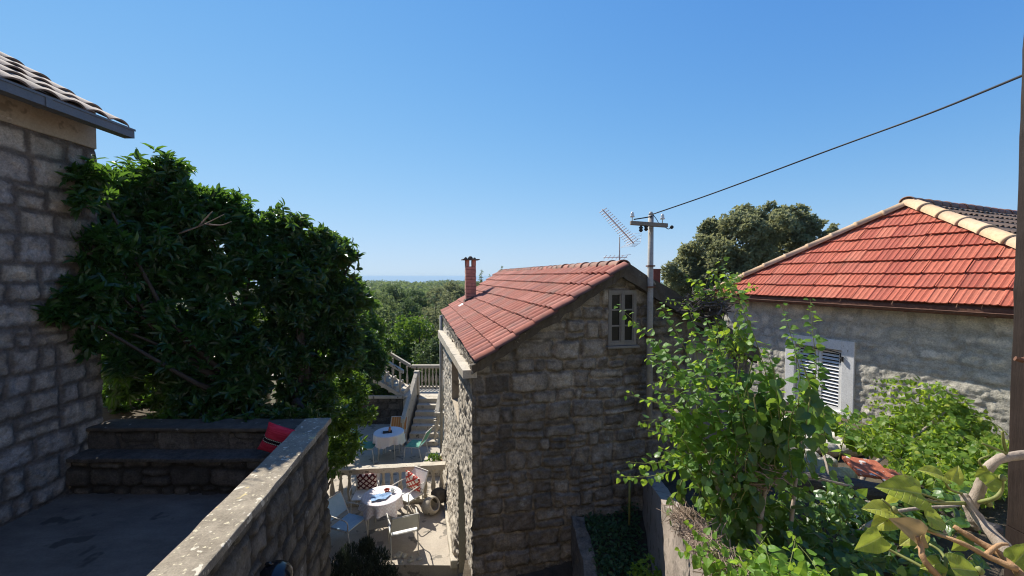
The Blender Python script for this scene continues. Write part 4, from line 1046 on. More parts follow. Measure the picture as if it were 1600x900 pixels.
chair("pale blue chair standing apart in the shade at the near table's left", at_floor(541, 7.98), -math.pi / 2 - .35, MAT['bluefab'], MAT['chairmetal'])
chair("white mesh armchair with its back turned, nearest to the camera at the near table", at_floor(627, 7.85), math.radians(22), MAT['weave'], MAT['chairmetal'])
def on_chair(px, y, face, up, back):
    v = Vector(at_floor(px, y)); return v + Vector((math.sin(face) * back, -math.cos(face) * back, up))
cushion("cushion", on_chair(568, 9.0, math.pi + .12, .645, .185), .46, .42, .13, MAT['cush_dark'], (.26, 0, .12), "cream cushion with dark red lattice leaning on the chair by the balustrade")
cushion("cushion", on_chair(634, 9.0, math.pi - .55, .65, .185), .45, .43, .14, MAT['cush_red'], (.28, .25, -.55), "cream cushion with bright red lattice leaning on the sunlit armchair")
chair("orange striped chair behind the farther table", at_floor(617, 12.45), math.pi, MAT['orange'], MAT['chairmetal'], arms=False)
chair("green chair left of the farther table in shade", at_floor(573, 11.7), -math.pi / 2, MAT['greenfab'], MAT['chairmetal'], arms=False)
chair("green chair between the farther table and the planter box", at_floor(648, 11.8), math.pi / 2 - .2, MAT['greenfab'], MAT['chairmetal'], arms=False)
# on the tables
b = MB().lathe((0, 0, 0), [(.03, 0), (.055, .03), (.06, .05), (.052, .05), (.045, .025), (.01, .015)], 18).build("bowl", MAT['redpaint'], None, True); b.location = T1 + Vector((.06, .14, .725)); tag(b, "small red bowl on the checked tablecloth", "bowl")
mg = thing("mug", "white mug beside the red bowl on the near table", "mug", T1 + Vector((.19, .10, .725)))
MB().lathe((0, 0, 0), [(.034, 0), (.036, .08), (.031, .08), (.03, .012)], 16).build("cup", MAT['porcelain'], mg, True, local=True)
MB().tube(bez([(.035, 0, .065), (.06, 0, .055), (.058, 0, .03), (.035, 0, .02)], 8), .006, 6).build("handle", MAT['porcelain'], mg, True, local=True)
vs = []; n = 22; rs = np.random.RandomState(3)
g_ = np.linspace(-1, 1, n); A_, B_ = np.meshgrid(g_, g_)
zz = .012 + .05 * fbm(A_ * 2 + 3, B_ * 2, 5, 3) * (1 - .3 * A_ ** 2); i = np.arange(n * n).reshape(n, n)
o = mesh("folded_cloth", np.stack([A_ * .17 * (1 + .2 * B_), B_ * .12 + .05 * A_, zz], -1).reshape(-1, 3), np.stack([i[:-1, :-1], i[:-1, 1:], i[1:, 1:], i[1:, :-1]], -1).reshape(-1, 4), MAT['bluecloth'], smooth=True)
o.location = T1 + Vector((.0, -.12, .72)); tag(o, "crumpled blue cloth lying on the checked tablecloth", "cloth")
o = MB().box((-.13, -.09, 0), (.13, .09, .012)).box((-.13, -.09, .012), (-.118, .09, .03)).box((.118, -.09, .012), (.13, .09, .03)).build("tray", MAT['darkwood'], None, bevel=.004); o.location = T2 + Vector((-.03, -.04, .748)); o.rotation_euler.z = .3; tag(o, "dark tray on the plain white tablecloth", "tray")
o = MB().lathe((0, 0, 0), [(.035, 0), (.04, .05), (.028, .10), (.03, .13), (.022, .13), (.02, .02)], 14).build("cup", MAT['terracotta'], None, True); o.location = T2 + Vector((.03, -.02, .762)); tag(o, "brown cup standing on the dark tray", "cup")

# stone vessel, grey block, planter and pebbles on the patio
M_ = Matrix.Rotation(1.0, 3, 'Y') @ Matrix.Rotation(.5, 3, 'X')
v0 = P(672, 803, 9.05); v0.z = PZ + .16
o = MB().lathe(v0, [(.05, -.18), (.15, -.12), (.20, 0), (.19, .1), (.15, .17), (.12, .17), (.15, .06), (.13, -.04), (.04, -.1)], 20, M_).build("stone_mortar", MAT['concrete'], None, True); rough_up(o, 1, .015, 7); tag(o, "broken pale stone mortar tipped over beside the balustrade end", "stone vessel")
rock("round_stone", P(685, 775, 9.3), .15, MAT['dark_conc'], 4, "dark rounded stone leaning against the balustrade by the cottage", "stone", None, 1.0, False)
pl = P(677, 716, 11.0)
pb = thing("planter_box", "pale concrete planter box with a green plant beyond the balustrade", "planter", (pl.x, pl.y, PZ))
MB().box((pl.x - .27, pl.y - .3, PZ), (pl.x + .27, pl.y + .5, PZ + .30)).build("box", MAT['concrete'], pb, bevel=.015)
rs = np.random.RandomState(6)
crown([((pl.x, pl.y - .1, PZ + .42), .17), ((pl.x + .1, pl.y, PZ + .38), .13)], 60, .09, 4, rs).build("foliage", MAT['leaf_bush'], pb, LANCE, .4)
pt = P(694, 714, 11.1); o = MB().lathe((pt.x, pt.y, PZ), [(.09, 0), (.12, .28), (.135, .28), (.135, .34), (.12, .34), (.11, .29)], 18).build("flower_pot", MAT['terracotta'], None, True); tag(o, "terracotta pot between the planter box and the cottage wall", "flower pot")
for k, (px, py, r_) in enumerate(((624, 868, .07), (632, 870, .06), (641, 880, .045), (627, 882, .035), (617, 870, .04), (643, 871, .03), (655, 876, .035))):
    c = P(px, py, 7.62 - .012 * (py - 868)); c.z = PZ + r_ * .3
    rock("pebble", c, r_, MAT['right'], 40 + k, "small pale pebble on the shaded patio behind the nearest white chair", "pebble", "pebbles on the patio")

# red cushion in the corner of the bench
cushion("cushion", P(437, 688, 5.25) + Vector((-.0, 0, 0)), .42, .42, .13, MAT['redpillow'], (.22, .42, .28), "red woven cushion with black band leaning in the corner of the bench")

# lamp on the outer face of the parapet
lp = thing("wall_lamp", "black enamel dome lamp on the outer face of the parapet", "lamp", P(428, 900, 3.75))
lc = P(428, 897, 3.75)
MB().lathe(lc, [(.16, -.06), (.165, -.05), (.155, -.0), (.125, .05), (.07, .085), (.02, .095)], 28).build("lamp_shade", MAT['black'], lp, True)
MB().tube([lc + Z * .08, lc + Z * .11 - pn * .04, lc + Z * .08 - pn * .2], .012, 8).build("arm", MAT['black'], lp, True)
MB().lathe(lc - Z * .07, [(.03, -.05), (.045, -.02), (.03, .02)], 12).build("bulb", MAT['porcelain'], lp, True)

# ------------------------------------------------------------------ pole, wires, aerials
po = P(1016, 450, 5.88); px_, py_ = po.x, po.y
pole = thing("utility_pole", "grey utility pole with a wooden crossarm and white insulators on the cottage gable", "pole", (px_, py_, -2.3))
ptop = P(1017, 331, 5.88).z
MB().tube([(px_, py_, -2.2), (px_, py_, -.5), (px_, py_, ptop - .05)], [.046, .044, .038], 12).tube([(px_, py_, ptop - .05), (px_, py_, ptop)], [.038, .02], 12).build("mast", MAT['metalpole'], pole, True)
ca = P(1013, 350, 5.8); tl = Vector((.55, -.10, -.055)).normalized()
MB().obox(ca - tl * .245 + Vector((0, -.035, -.03)), tl * .50, (0, .07, 0), Z * .055).build("crossarm", MAT['oldwood'], pole, bevel=.006)
INS = [(.006, 0), (.006, .06), (.03, .06), (.034, .075), (.022, .085), (.026, .10), (.02, .12), (.012, .135), (.003, .14)]
for k in (-.22, .19): MB().lathe(ca + tl * k + Z * .02, INS, 12).build("insulator", MAT['porcelain'], pole, True)
for k, dz_ in ((-.10, -.12), (-.03, -.10)): MB().lathe(ca + tl * k + Z * dz_, [(.008, .09), (.02, .075), (.032, .06), (.02, .045), (.03, .02), (.012, 0)], 10).build("insulator", MAT['cable'], pole, True)
MB().tube(bez([ca + tl * .22 - Z * .02, ca + tl * .27 - Z * .05, ca + tl * .31 - Z * .02], 6), .006, 5).lathe(ca + tl * .315 - Z * .045, [(.01, 0), (.026, .015), (.026, .035), (.01, .05)], 10).tube(bez([(px_ + .02, py_ - .04, ptop - .05), (px_ + .07, py_ - .06, ptop - .13), (px_ + .10, py_ - .06, ptop - .2)], 6), .005, 5).tube(bez([(px_, py_ - .04, ptop - .07), (px_ - .1, py_ - .05, ptop - .09), ca - tl * .2 + Z * .05], 6), .009, 5).build("bracket_wires", MAT['cable'], pole, True)
MB().obox((px_ - .055, py_ - .06, -.16), (.11, 0, 0), (0, .12, 0), Z * .02).obox((px_ - .05, py_ - .055, .16 - .02), (.10, 0, 0), (0, .11, 0), Z * .02).obox((px_ - .05, py_ - .055, -.88), (.10, 0, 0), (0, .16, 0), Z * .03).build("clamp", MAT['rust'], pole)
bx = P(1021, 445, 5.95)
o = MB().obox(bx + Vector((.0, 0, 0)), (.105, .01, 0), (0, .1, 0), Z * .225).obox(bx + Vector((-.004, -.006, .22)), (.115, .01, 0), (0, .115, 0), Z * .012).build("meter_box", MAT['boxred'], None, bevel=.004); tag(o, "small red-brown box fixed behind the utility pole", "box")
wp = [Vector((px_ + .01, py_ - .02, ptop - .04)), P(1120, 300, 5.4), P(1300, 233, 4.5), P(1450, 178, 3.6), P(1600, 117, 2.6), P(1740, 58, 1.9), Vector((3.05, .75, 1.5)), Vector((3.25, -.5, 1.85)), Vector((3.4, -1.69, 2.2))]
o = MB().tube(bez(wp, 90), .0085, 6).build("overhead_cable", MAT['cable'], None, True); tag(o, "black overhead cable running from the pole across the sky", "cable")

def yagi(name, label, base, top, boom_a, boom_b, n, el, grid=False, second=None):
    t = thing(name, label, "aerial", base)
    MB().tube([base, top], .013, 8).build("mast", MAT['metalpole'], t, True)
    a, b = Vector(boom_a), Vector(boom_b)
    MB().tube([a, b], .014, 6).build("boom", MAT['alu'], t, True)
    d = (b - a).normalized(); s = d.cross(Z).normalized()
    m = MB(); u2 = s.cross(d).normalized()
    for i in range(n):
        c = a.lerp(b, (i + .5) / n); e = el * (.75 + .35 * i / n); ax = (s * .75 + u2 * .5).normalized(); m.tube([c - ax * e, c + ax * e], .009, 5)
    m.build("elements", MAT['alu'], t, True)
    if grid:
        m = MB()
        for i in range(8):
            c = b + u2 * ((i - 3.5) * .05) + d * abs(i - 3.5) * -.03; m.tube([c - s * .2, c + s * .2], .003, 4)
        for k in (-.18, .18): m.tube([b + s * k + u2 * .19 - d * .1, b + s * k, b + s * k - u2 * .19 - d * .1], .003, 4)
        m.build("reflector", MAT['alu'], t, True)
    if second:
        c, L_ = second; m = MB().tube([c - Vector((L_, 0, 0)), c + Vector((L_ * .6, 0, 0))], .008, 5)
        for i in range(6):
            p = c + Vector((-L_ * .9 + i * L_ * .28, 0, 0)); m.tube([p + Vector((-.02, -.22, .03)), p + Vector((.02, .22, -.03))], .006, 4)
        m.tube([c + Vector((-.02, -.3, .02)), c + Vector((.2, -.2, .05))], .004, 4)
        m.build("lower_aerial", MAT['alu'], t, True)
    return t
ya = 8.4
yagi("television_aerial", "tilted white television aerial with a lower comb aerial on a mast behind the roof ridge", P(968, 450, ya), P(968, 370, ya), P(941, 327, ya - .15), P(990, 380, ya + .35), 17, .12, True, (P(966, 402, ya), .3))

# ------------------------------------------------------------------ near post on the right
q = MB().obox(P(1591, 836, 1.95) + Vector((.035, 0, 0)), (.08, -.01, 0), (0, .08, 0), (0, 0, 2.7)).build("wooden_post", MAT['darkwood'], None, bevel=.006); rough_up(q, 5, .004, 9)
pp = P(1591, 836, 1.95) + Vector((.035, 0, 0))
q2 = MB().obox((pp.x, pp.y, -2.9), (.08, -.01, 0), (0, .08, 0), (0, 0, pp.z + 2.9 - .001)).build("post_foot", MAT['darkwood'])
t_ = thing("wooden_post", "dark brown wooden pergola post close to the camera at the edge", "post", (pp.x, pp.y, -2.9))
q.name = "post_shaft"; adopt(q, t_); adopt(q2, t_)
MB().tube([P(1586, 560, 1.93), P(1596, 563, 1.92), P(1606, 560, 1.93)], .012, 6).build("wire_clip", MAT['rust'], t_)

# ------------------------------------------------------------------ trees
RS = np.random.RandomState(12)
def clump(px, py, y, r): return (tuple(P(px, py, y)), r)
def limbs(mb, root, clumps, r0, rg, fork=.45, n=10):
    root = Vector(root)
    for c, r in clumps:
        c = Vector(c); k = root.lerp(c, fork) + Vector((rg.uniform(-.2, .2), rg.uniform(-.2, .2), rg.uniform(0, .3)))
        pts = bez([root, root.lerp(k, .5) + Vector((rg.uniform(-.1, .1), rg.uniform(-.1, .1), .15)), k, c + Vector((0, 0, r * .3))], n)
        mb.tube(pts, [r0 * (1 - .86 * i / n) for i in range(n + 1)], 7)
def big_tree(name, label, root, clumps, per, leaf, lmat, seed, r0=.1, whorl=7, aspect=.36, inner=()):
    rs = np.random.RandomState(seed); rg_ = random.Random(seed)
    t = thing(name, label, "tree", root)
    sub_ = []
    for c, r in clumps:
        for _ in range(max(5, int(16 * min(1, r / .55)))):
            o = rdir(rs, 1)[0]; k = rs.uniform(.45, 1.0); sub_.append((tuple(np.array(c) + o * r * k * .8), r * rs.uniform(.27, .44)))
    crown(sub_, per, leaf, whorl, rs, up=.6, shell=.3, fz=.34).build("crown", lmat, t, LANCE, aspect)
    m = MB(); limbs(m, root, [c for i, c in enumerate(clumps) if i % 2 == 0], r0, rg_)
    m.build("trunk", MAT['bark'], t, True)
    return t
A_CL = [clump(*q) for q in ((255, 300, 6.6, .66), (195, 335, 6.3, .62), (315, 335, 6.8, .62), (368, 345, 6.9, .50), (150, 295, 5.45, .30), (125, 272, 5.35, .14), (160, 385, 5.55, .42), (135, 470, 5.3, .36), (102, 487, 5.1, .2), (85, 490, 5.0, .1), (250, 520, 7.3, .5), (300, 490, 7.4, .5), (205, 505, 7.0, .45), (285, 560, 7.2, .5), (390, 500, 7.3, .42), (200, 440, 5.7, .28), (235, 480, 5.85, .28), (185, 500, 5.6, .22), (255, 515, 5.95, .26), (225, 390, 5.95, .28), (190, 600, 7.4, .42), (250, 615, 7.5, .45), (310, 620, 7.5, .45), (165, 560, 7.2, .3), (200, 590, 6.7, .4), (275, 605, 6.5, .42), (185, 630, 6.9, .2), (330, 655, 5.75, .2), (390, 655, 5.8, .2), (250, 640, 6.6, .25), (215, 455, 6.2, .72), (320, 425, 6.6, .78), (395, 410, 6.9, .55), (235, 550, 6.1, .55), (165, 515, 5.5, .33), (330, 545, 6.4, .75), (300, 625, 6.1, .38), (270, 375, 6.4, .7), (145, 430, 5.4, .32), (365, 600, 6.3, .45))]
B_CL = [clump(*q) for q in ((455, 378, 7.4, .62), (507, 402, 7.6, .55), (415, 400, 7.2, .48), (522, 470, 7.6, .62), (465, 470, 7.2, .8), (542, 455, 7.8, .38), (565, 465, 7.9, .30), (420, 550, 7.0, .75), (500, 560, 7.3, .72), (530, 520, 7.6, .45), (445, 630, 6.7, .42), (395, 630, 6.5, .36), (500, 630, 7.0, .42), (450, 655, 5.9, .2), (480, 650, 6.2, .25), (480, 415, 7.5, .6), (555, 400, 7.8, .12), (535, 565, 7.5, .3))]
big_tree("evergreen_tree", "big dark glossy-leaved evergreen tree against the left house wall, its boughs over the bench", (-4.3, 6.5, -2.35), A_CL, 44, .165, MAT['leaf_tree'], 21, .075)
big_tree("evergreen_tree", "round-headed dark evergreen tree standing to the right of the taller one, beside the stairs", (-3.75, 7.0, -2.4), B_CL, 46, .15, MAT['leaf_tree2'], 22, .10)
bt = thing("bare_branch", "dead bare branch sticking through the top of the taller evergreen tree", "branch", P(330, 345, 6.1))
m = MB()
for a in (((280, 365), (320, 350), (350, 335)), ((320, 350), (345, 352), (362, 346)), ((310, 354), (325, 338), (332, 330))): m.tube(bez([P(x, y, 6.05) for x, y in a], 8), [.014 - .0013 * i for i in range(9)], 5)
m.build("branch", MAT['twig'], bt, True)
bu = [clump(*q) for q in ((545, 600, 8.6, .38), (560, 618, 8.3, .25), (530, 650, 8.5, .45), (563, 650, 8.3, .30), (525, 705, 8.6, .36), (512, 735, 8.6, .28), (556, 690, 8.2, .22), (545, 580, 8.6, .2), (500, 640, 9.9, .6), (490, 590, 10.1, .6), (480, 690, 9.8, .6), (503, 560, 10.2, .45), (576, 645, 8.35, .16))] + [((-4.95, 10.1, -3.0), .55), ((-5.0, 10.6, -3.4), .6), ((-4.8, 10.4, -3.9), .6), ((-5.3, 10.2, -2.6), .45), ((-4.7, 9.7, -4.2), .5), ((-4.9, 11.2, -3.3), .6), ((-4.35, 10.2, -4.5), .4), ((-4.2, 9.6, -3.5), .42), ((-4.1, 9.9, -4.2), .4), ((-4.35, 9.9, -2.9), .35), ((-3.95, 9.3, -3.75), .28)]
big_tree("laurel_bush", "brighter green laurel bush between the parapet end and the stairs", at_floor(500, 9.8), bu, 60, .12, MAT['leaf_bush'], 27, .035, 6)
bu = [clump(*q) for q in ((548, 878, 7.1, .26), (588, 880, 7.15, .22), (565, 905, 6.9, .32), (604, 908, 6.9, .2), (530, 898, 6.9, .28), (572, 858, 7.2, .13))]
rs_ = np.random.RandomState(31)
big_tree("bay_tree", "dark bay tree under the upper flight of steps, mostly behind the laurel bush", (-5.3, 12.9, PZ), [((-5.2, 12.9, -2.6), .7), ((-4.7, 13.1, -2.2), .6), ((-5.5, 13.1, -1.7), .7), ((-4.9, 12.7, -3.2), .6), ((-4.5, 13.3, -3.0), .5), ((-5.0, 13.2, -1.4), .5), ((-4.25, 13.0, -2.5), .4)], 40, .14, MAT['leaf_tree2'], 28, .05, 6)
big_tree("laurel_tree", "young laurel tree standing just beyond the rails of the upper flight", (-5.6, 15.4, -5.6), [((-5.9, 14.9, -.9), .7), ((-5.35, 15.0, -1.35), .6), ((-4.95, 15.0, -1.95), .5), ((-6.3, 14.9, -1.6), .7), ((-6.0, 15.3, -2.4), .7), ((-5.4, 15.4, -2.6), .6), ((-6.5, 15.2, -.6), .6), ((-4.6, 15.3, -2.5), .45)], 40, .14, MAT['leaf_bush'], 29, .05, 6)
t_ = thing("rosemary_bush", "dark needle-leaved shrub at the near edge of the patio by the blue chair", "shrub", at_floor(570, 7.0, -5.55))
L = Leaves()
for c, r in bu:
    n = 1100; o = rdir(rs_, n); ctr = np.array(c) + o * (r * rs_.random((n, 1)) ** .4); d = o * .35 + np.array([0, 0, 1]) + .3 * rs_.normal(size=(n, 3))
    L.arr(ctr, d, rdir(rs_, n), .10 * (.6 + .8 * rs_.random(n)), rs_.random(n))
L.build("foliage", MAT['leaf_rose'], t_, DIAM, .13)
m = MB()
for c, r in bu: m.tube(bez([at_floor(570, 7.0, -5.55), Vector(c) - Z * .15, Vector(c) + Z * r * .6], 6), [.012, .01, .009, .008, .006, .005, .003], 5)
m.build("stem", MAT['bark'], t_, True)

# trees of the wood beyond the stairs, each its own crown and trunk
def wood_tree(name, label, px, y, top, r, seed, mat, leaf=.16, n_cl=16, per=26, tall=1.25, group="trees of the wood beyond the stairs", base=None, lobes=None):
    rs = np.random.RandomState(seed); rg_ = random.Random(seed)
    c = P(px, top, y); x = c.x; zt = c.z; zb = base if base is not None else float(land(np.array([x]), np.array([y]))[0])
    H = zt - zb; cl = []
    for i in range(n_cl):
        q = rs.rand() * 6.283; zz = rs.uniform(.12, .97); prof = math.sin(math.pi * min(1, (zz * .82 + .12))) ** .7
        k = rs.rand() ** .5 * .85
        rad = r * rs.uniform(.30, .48) * (.7 + .3 * prof)
        cl.append(((x + math.cos(q) * r * k * prof, y + math.sin(q) * r * k * prof, zb + H * (.12 + .88 * zz) - rad * .8), rad))
    cl.append(((x, y, zt - r * .3), r * .3))
    t = thing(name, label, "tree", (x, y, zb), group)
    L = crown(cl, per / (leaf * leaf * 36), leaf, 4, rs, up=.5, shell=.55, spread=.9, nj=.9)
    L.build("crown", mat, t, DIAM, .55)
    m = MB(); limbs(m, (x, y, zb), cl[::4], .14 * r / 2, rg_, n=6); m.build("trunk", MAT['bark'], t, True)
    return t
FW = MAT['leaf_far']
WT = [
 ("laurel tree rising just behind the landing rail of the stairs", 655, 20, 492, 1.9), ("bushy tree left of the landing, above the upper flight of steps", 605, 21, 505, 1.9),
 ("tall dense tree pressed against the cottage roof's far corner", 703, 22.5, 452, 2.3), ("dark bay tree half hidden by the round evergreen's right edge", 575, 25, 470, 2.4),
 ("pale-topped tree in the middle of the wood's second row", 640, 27, 466, 2.5), ("tree with feathery top right of the second row, left of the chimney", 682, 30, 444, 2.6),
 ("broad olive-green tree behind the second row on the left", 598, 33, 455, 2.9), ("olive-green tree below the wood's skyline, centre", 650, 38, 450, 2.8),
 ("high tree on the skyline just left of the chimney", 708, 38, 438, 2.6), ("dark-topped tree on the skyline beside the round evergreen", 565, 40, 446, 3.0),
 ("rounded tree on the skyline between the evergreen and the chimney", 618, 48, 444, 3.2), ("far tree on the skyline behind the chimney stack", 742, 46, 438, 2.6),
 ("low leafy tree under the upper steps' rail", 560, 18.5, 535, 1.6), ("leafy tree filling the gap beside the cottage's side wall", 684, 17.6, 525, 1.4)]
for i, (lb, px, y, top, r) in enumerate(WT): wood_tree("broadleaf_tree", lb, px, y, top, r, 200 + i, MAT['leaf_bush'] if i in (0, 12) else (FW, MAT['leaf_far2'], MAT['leaf_far3'])[i % 3], leaf=.15 if y < 24 else .19, per=26)
def spire(label, px, y, top, r, h, seed):
    rs = np.random.RandomState(seed); c = P(px, top, y); t = thing("cypress_tree", label, "tree", (c.x, y, c.z - h), "conifers behind the cottage roof")
    cl = [((c.x + rs.normal() * .05, y, c.z - h * k), r * (.15 + .85 * k)) for k in np.linspace(.02, .95, 12)]
    crown(cl, 16, .2, 4, rs, up=.9).build("crown", MAT['leaf_far'], t, DIAM, .35)
    MB().tube([(c.x, y, c.z - h), (c.x, y, c.z)], [.1, .01], 6).build("trunk", MAT['bark'], t, True)
spire("slim dark conifer tip rising over the roof right of the chimney", 752, 40, 422, .55, 4, 1)
spire("shorter second conifer tip over the roof, nearer the ridge", 766, 42, 430, .5, 4, 2)
spire("thin bare-topped conifer above the far end of the ridge", 783, 44, 416, .3, 4, 3)

# big oak behind the right-hand house
rs = np.random.RandomState(77); oc = []
for px, py, r in ((1085, 415, 1.5), (1060, 440, 1.1), (1110, 385, 1.7), (1150, 375, 1.8), (1190, 360, 1.9), (1230, 360, 1.8), (1262, 372, 1.4), (1290, 378, .7), (1140, 430, 1.9), (1190, 425, 2.0), (1235, 415, 1.8), (1090, 460, 1.5), (1055, 465, 1.0), (1160, 345, 1.0), (1205, 338, 1.0), (1240, 342, 1.0), (1115, 365, 1.0), (1280, 400, 1.2), (1130, 480, 1.6), (1075, 400, .8), (1048, 425, .7), (1300, 368, .7), (1308, 385, .6), (1265, 350, .8)):
    oc.append((tuple(P(px, py, 24 + rs.uniform(-1.5, 1.5))), r * .86))
sub = []
for c, r in oc:
    for _ in range(9):
        o = rdir(rs, 1)[0]; sub.append((tuple(np.array(c) + o * r * .68), r * rs.uniform(.34, .5)))
ok = thing("oak_tree", "broad dark olive-green oak behind the orange-roofed house", "tree", (13.5, 25, -4))
crown(sub, 30, .20, 4, rs, up=.5, shell=.5, spread=.9, nj=.9).build("crown", MAT['leaf_oak'], ok, DIAM, .65)
m = MB(); limbs(m, (13.5, 25, -4), oc[::2], .35, random.Random(7), n=8); m.tube(bez([(13.5, 25, -8), (13.6, 25, -5), (13.5, 25, -2)], 6), [.55, .5, .47, .44, .42, .4, .38], 10); m.build("trunk", MAT['bark'], ok, True)

# the far wood as one mass
rs = np.random.RandomState(99); L = Leaves()
n = 2600; yy = 52 + 330 * rs.rand(n) ** 1.25; xx = (rs.rand(n) * 1.25 - .5) * yy * 1.15; xx = np.where(rs.rand(n) < .55, -yy * rs.uniform(.02, .45, n), xx)
hz = land(xx, yy)
for x, y, z in zip(xx, yy, hz):
    R_ = rs.uniform(1.5, 2.7); k = 26; o = rdir(rs, k); o[:, 2] = np.abs(o[:, 2]) ; hh = rs.uniform(3.0, 5.4)
    ctr = np.array([x, y, z + hh - R_ * .8]) + o * R_ * (.7 + .35 * rs.random((k, 1))) * np.array([1, 1, .9])
    t = rdir(rs, k); L.arr(ctr, t, o + .5 * rs.normal(size=(k, 3)), R_ * (.35 + .35 * rs.random(k)), np.clip(rs.normal(.45, .2) + rs.normal(0, .16, k), 0, 1))
tag(L.build("far_wood", MAT['leaf_far'], None, DIAM, .7), "far green wood running to the sea horizon", "wood", kind="stuff")

# ------------------------------------------------------------------ climbing plants on the right
rg = random.Random(404)
def pt(q, j=0): 
    v = Vector(q) if isinstance(q, Vector) else P(*q); return v + Vector((rg.uniform(-j, j), rg.uniform(-j, j), rg.uniform(-j, j)))
def vine(name, label, shoots, stems, lmat, step, size, rad, stem_mat='stem', wood='vinebark', root=None, tone=.45, hang=.35, cat="vine", aspect=.95):
    t = thing(name, label, cat, root or pt(shoots[0][0]))
    L = Leaves(); m = MB()
    for s in shoots: shoot(L, m, [pt(q) for q in s], step, size, rad, rg, tone=tone, hang=hang)
    L.build("foliage", lmat, t, HEART, aspect)
    m.build("shoots", MAT[stem_mat], t, True)
    if stems:
        w_ = MB()
        for pts, r in stems:
            c = bez([pt(q) for q in pts], 16); w_.tube(c, [r * (1 - .45 * i / 16) * rg.uniform(.88, 1.12) for i in range(17)], 8)
        w_.build("stem", MAT[wood], t, True)
    return t
# main mass: tangle of runners over the garden wall, drawn from trunk lines to their tips
main = [
 [(1085, 620, 3.5), (1050, 560, 3.45), (1015, 525, 3.4), (966, 478, 3.4)], [(1095, 660, 3.4), (1060, 640, 3.3), (1020, 628, 3.3), (980, 616, 3.3)],
 [(1090, 720, 3.3), (1050, 735, 3.25), (1010, 745, 3.2), (968, 744, 3.2)], [(1095, 700, 3.35), (1060, 715, 3.3), (1020, 724, 3.3), (985, 722, 3.3)],
 [(1095, 600, 3.6), (1070, 545, 3.55), (1050, 505, 3.55), (1034, 476, 3.5)], [(1110, 590, 3.7), (1100, 540, 3.7), (1082, 500, 3.7), (1075, 470, 3.7)],
 [(1120, 610, 3.6), (1085, 590, 3.5), (1050, 590, 3.5), (1020, 600, 3.5)], [(1100, 640, 3.5), (1060, 610, 3.4), (1030, 570, 3.4), (1022, 545, 3.4)],
 [(1190, 690, 3.3), (1200, 610, 3.2), (1180, 530, 3.2), (1150, 460, 3.2), (1128, 408, 3.2)], [(1180, 660, 3.4), (1160, 600, 3.4), (1130, 560, 3.5), (1120, 520, 3.6)],
 [(1245, 650, 3.3), (1250, 590, 3.3), (1240, 540, 3.3), (1222, 478, 3.3)], [(1260, 640, 3.3), (1275, 580, 3.3), (1270, 520, 3.3), (1266, 468, 3.3)],
 [(1262, 650, 3.3), (1262, 600, 3.35), (1248, 550, 3.4), (1238, 520, 3.4)]]
for _ in range(24):
    x0 = rg.uniform(1085, 1265); y0 = rg.uniform(705, 885); d0 = 3.9 - (y0 - 600) / 300 * .9 + rg.uniform(-.25, .25)
    if x0 + (y0 - 640) * -.10 < 1085: x0 += 40
    an = rg.uniform(math.radians(60), math.radians(160)); ln = rg.uniform(60, 150)
    if y0 > 760: ln *= .75; an = rg.uniform(math.radians(40), math.radians(140))
    dx, dy = math.cos(an) * ln, -math.sin(an) * ln
    main.append([(x0, y0, d0), (x0 + dx * .35 + rg.uniform(-8, 8), y0 + dy * .45, d0 - .08), (x0 + dx * .7, y0 + dy * .8, d0 - .12), (x0 + dx * 1.1, y0 + dy * 1.0 + 14, d0 - .15)])
for _ in range(22):
    x0 = rg.uniform(1070, 1200); y0 = rg.uniform(590, 740); d0 = rg.uniform(3.3, 3.9)
    main.append([(x0, y0, d0), (x0 + rg.uniform(-25, 15), y0 + 30, d0 - .05), (x0 + rg.uniform(-35, 20), y0 + rg.uniform(50, 95), d0 - .1)])
arch = main[:13]; main = main[13:]
for _ in range(10):
    x0 = rg.uniform(1095, 1215); y0 = rg.uniform(640, 780); d0 = rg.uniform(3.1, 3.6); an = rg.uniform(math.radians(70), math.radians(150)); l = rg.uniform(110, 210)
    dx, dy = math.cos(an) * l, -math.sin(an) * l; arch.append([(x0, y0, d0), (x0 + dx * .35, y0 + dy * .5, d0 - .05), (x0 + dx * .72, y0 + dy * .85, d0 - .1), (x0 + dx * 1.12, y0 + dy + rg.uniform(-4, 18), d0 - .12)])
for _ in range(12):
    x0 = rg.uniform(1110, 1300); y0 = rg.uniform(560, 640); d0 = rg.uniform(3.0, 3.4)
    main.append([(x0, y0, d0), (x0 + rg.uniform(-10, 14), y0 + 45, d0 - .03), (x0 + rg.uniform(-18, 24), y0 + 95, d0 - .05), (x0 + rg.uniform(-20, 30), y0 + rg.uniform(120, 165), d0 - .05)])
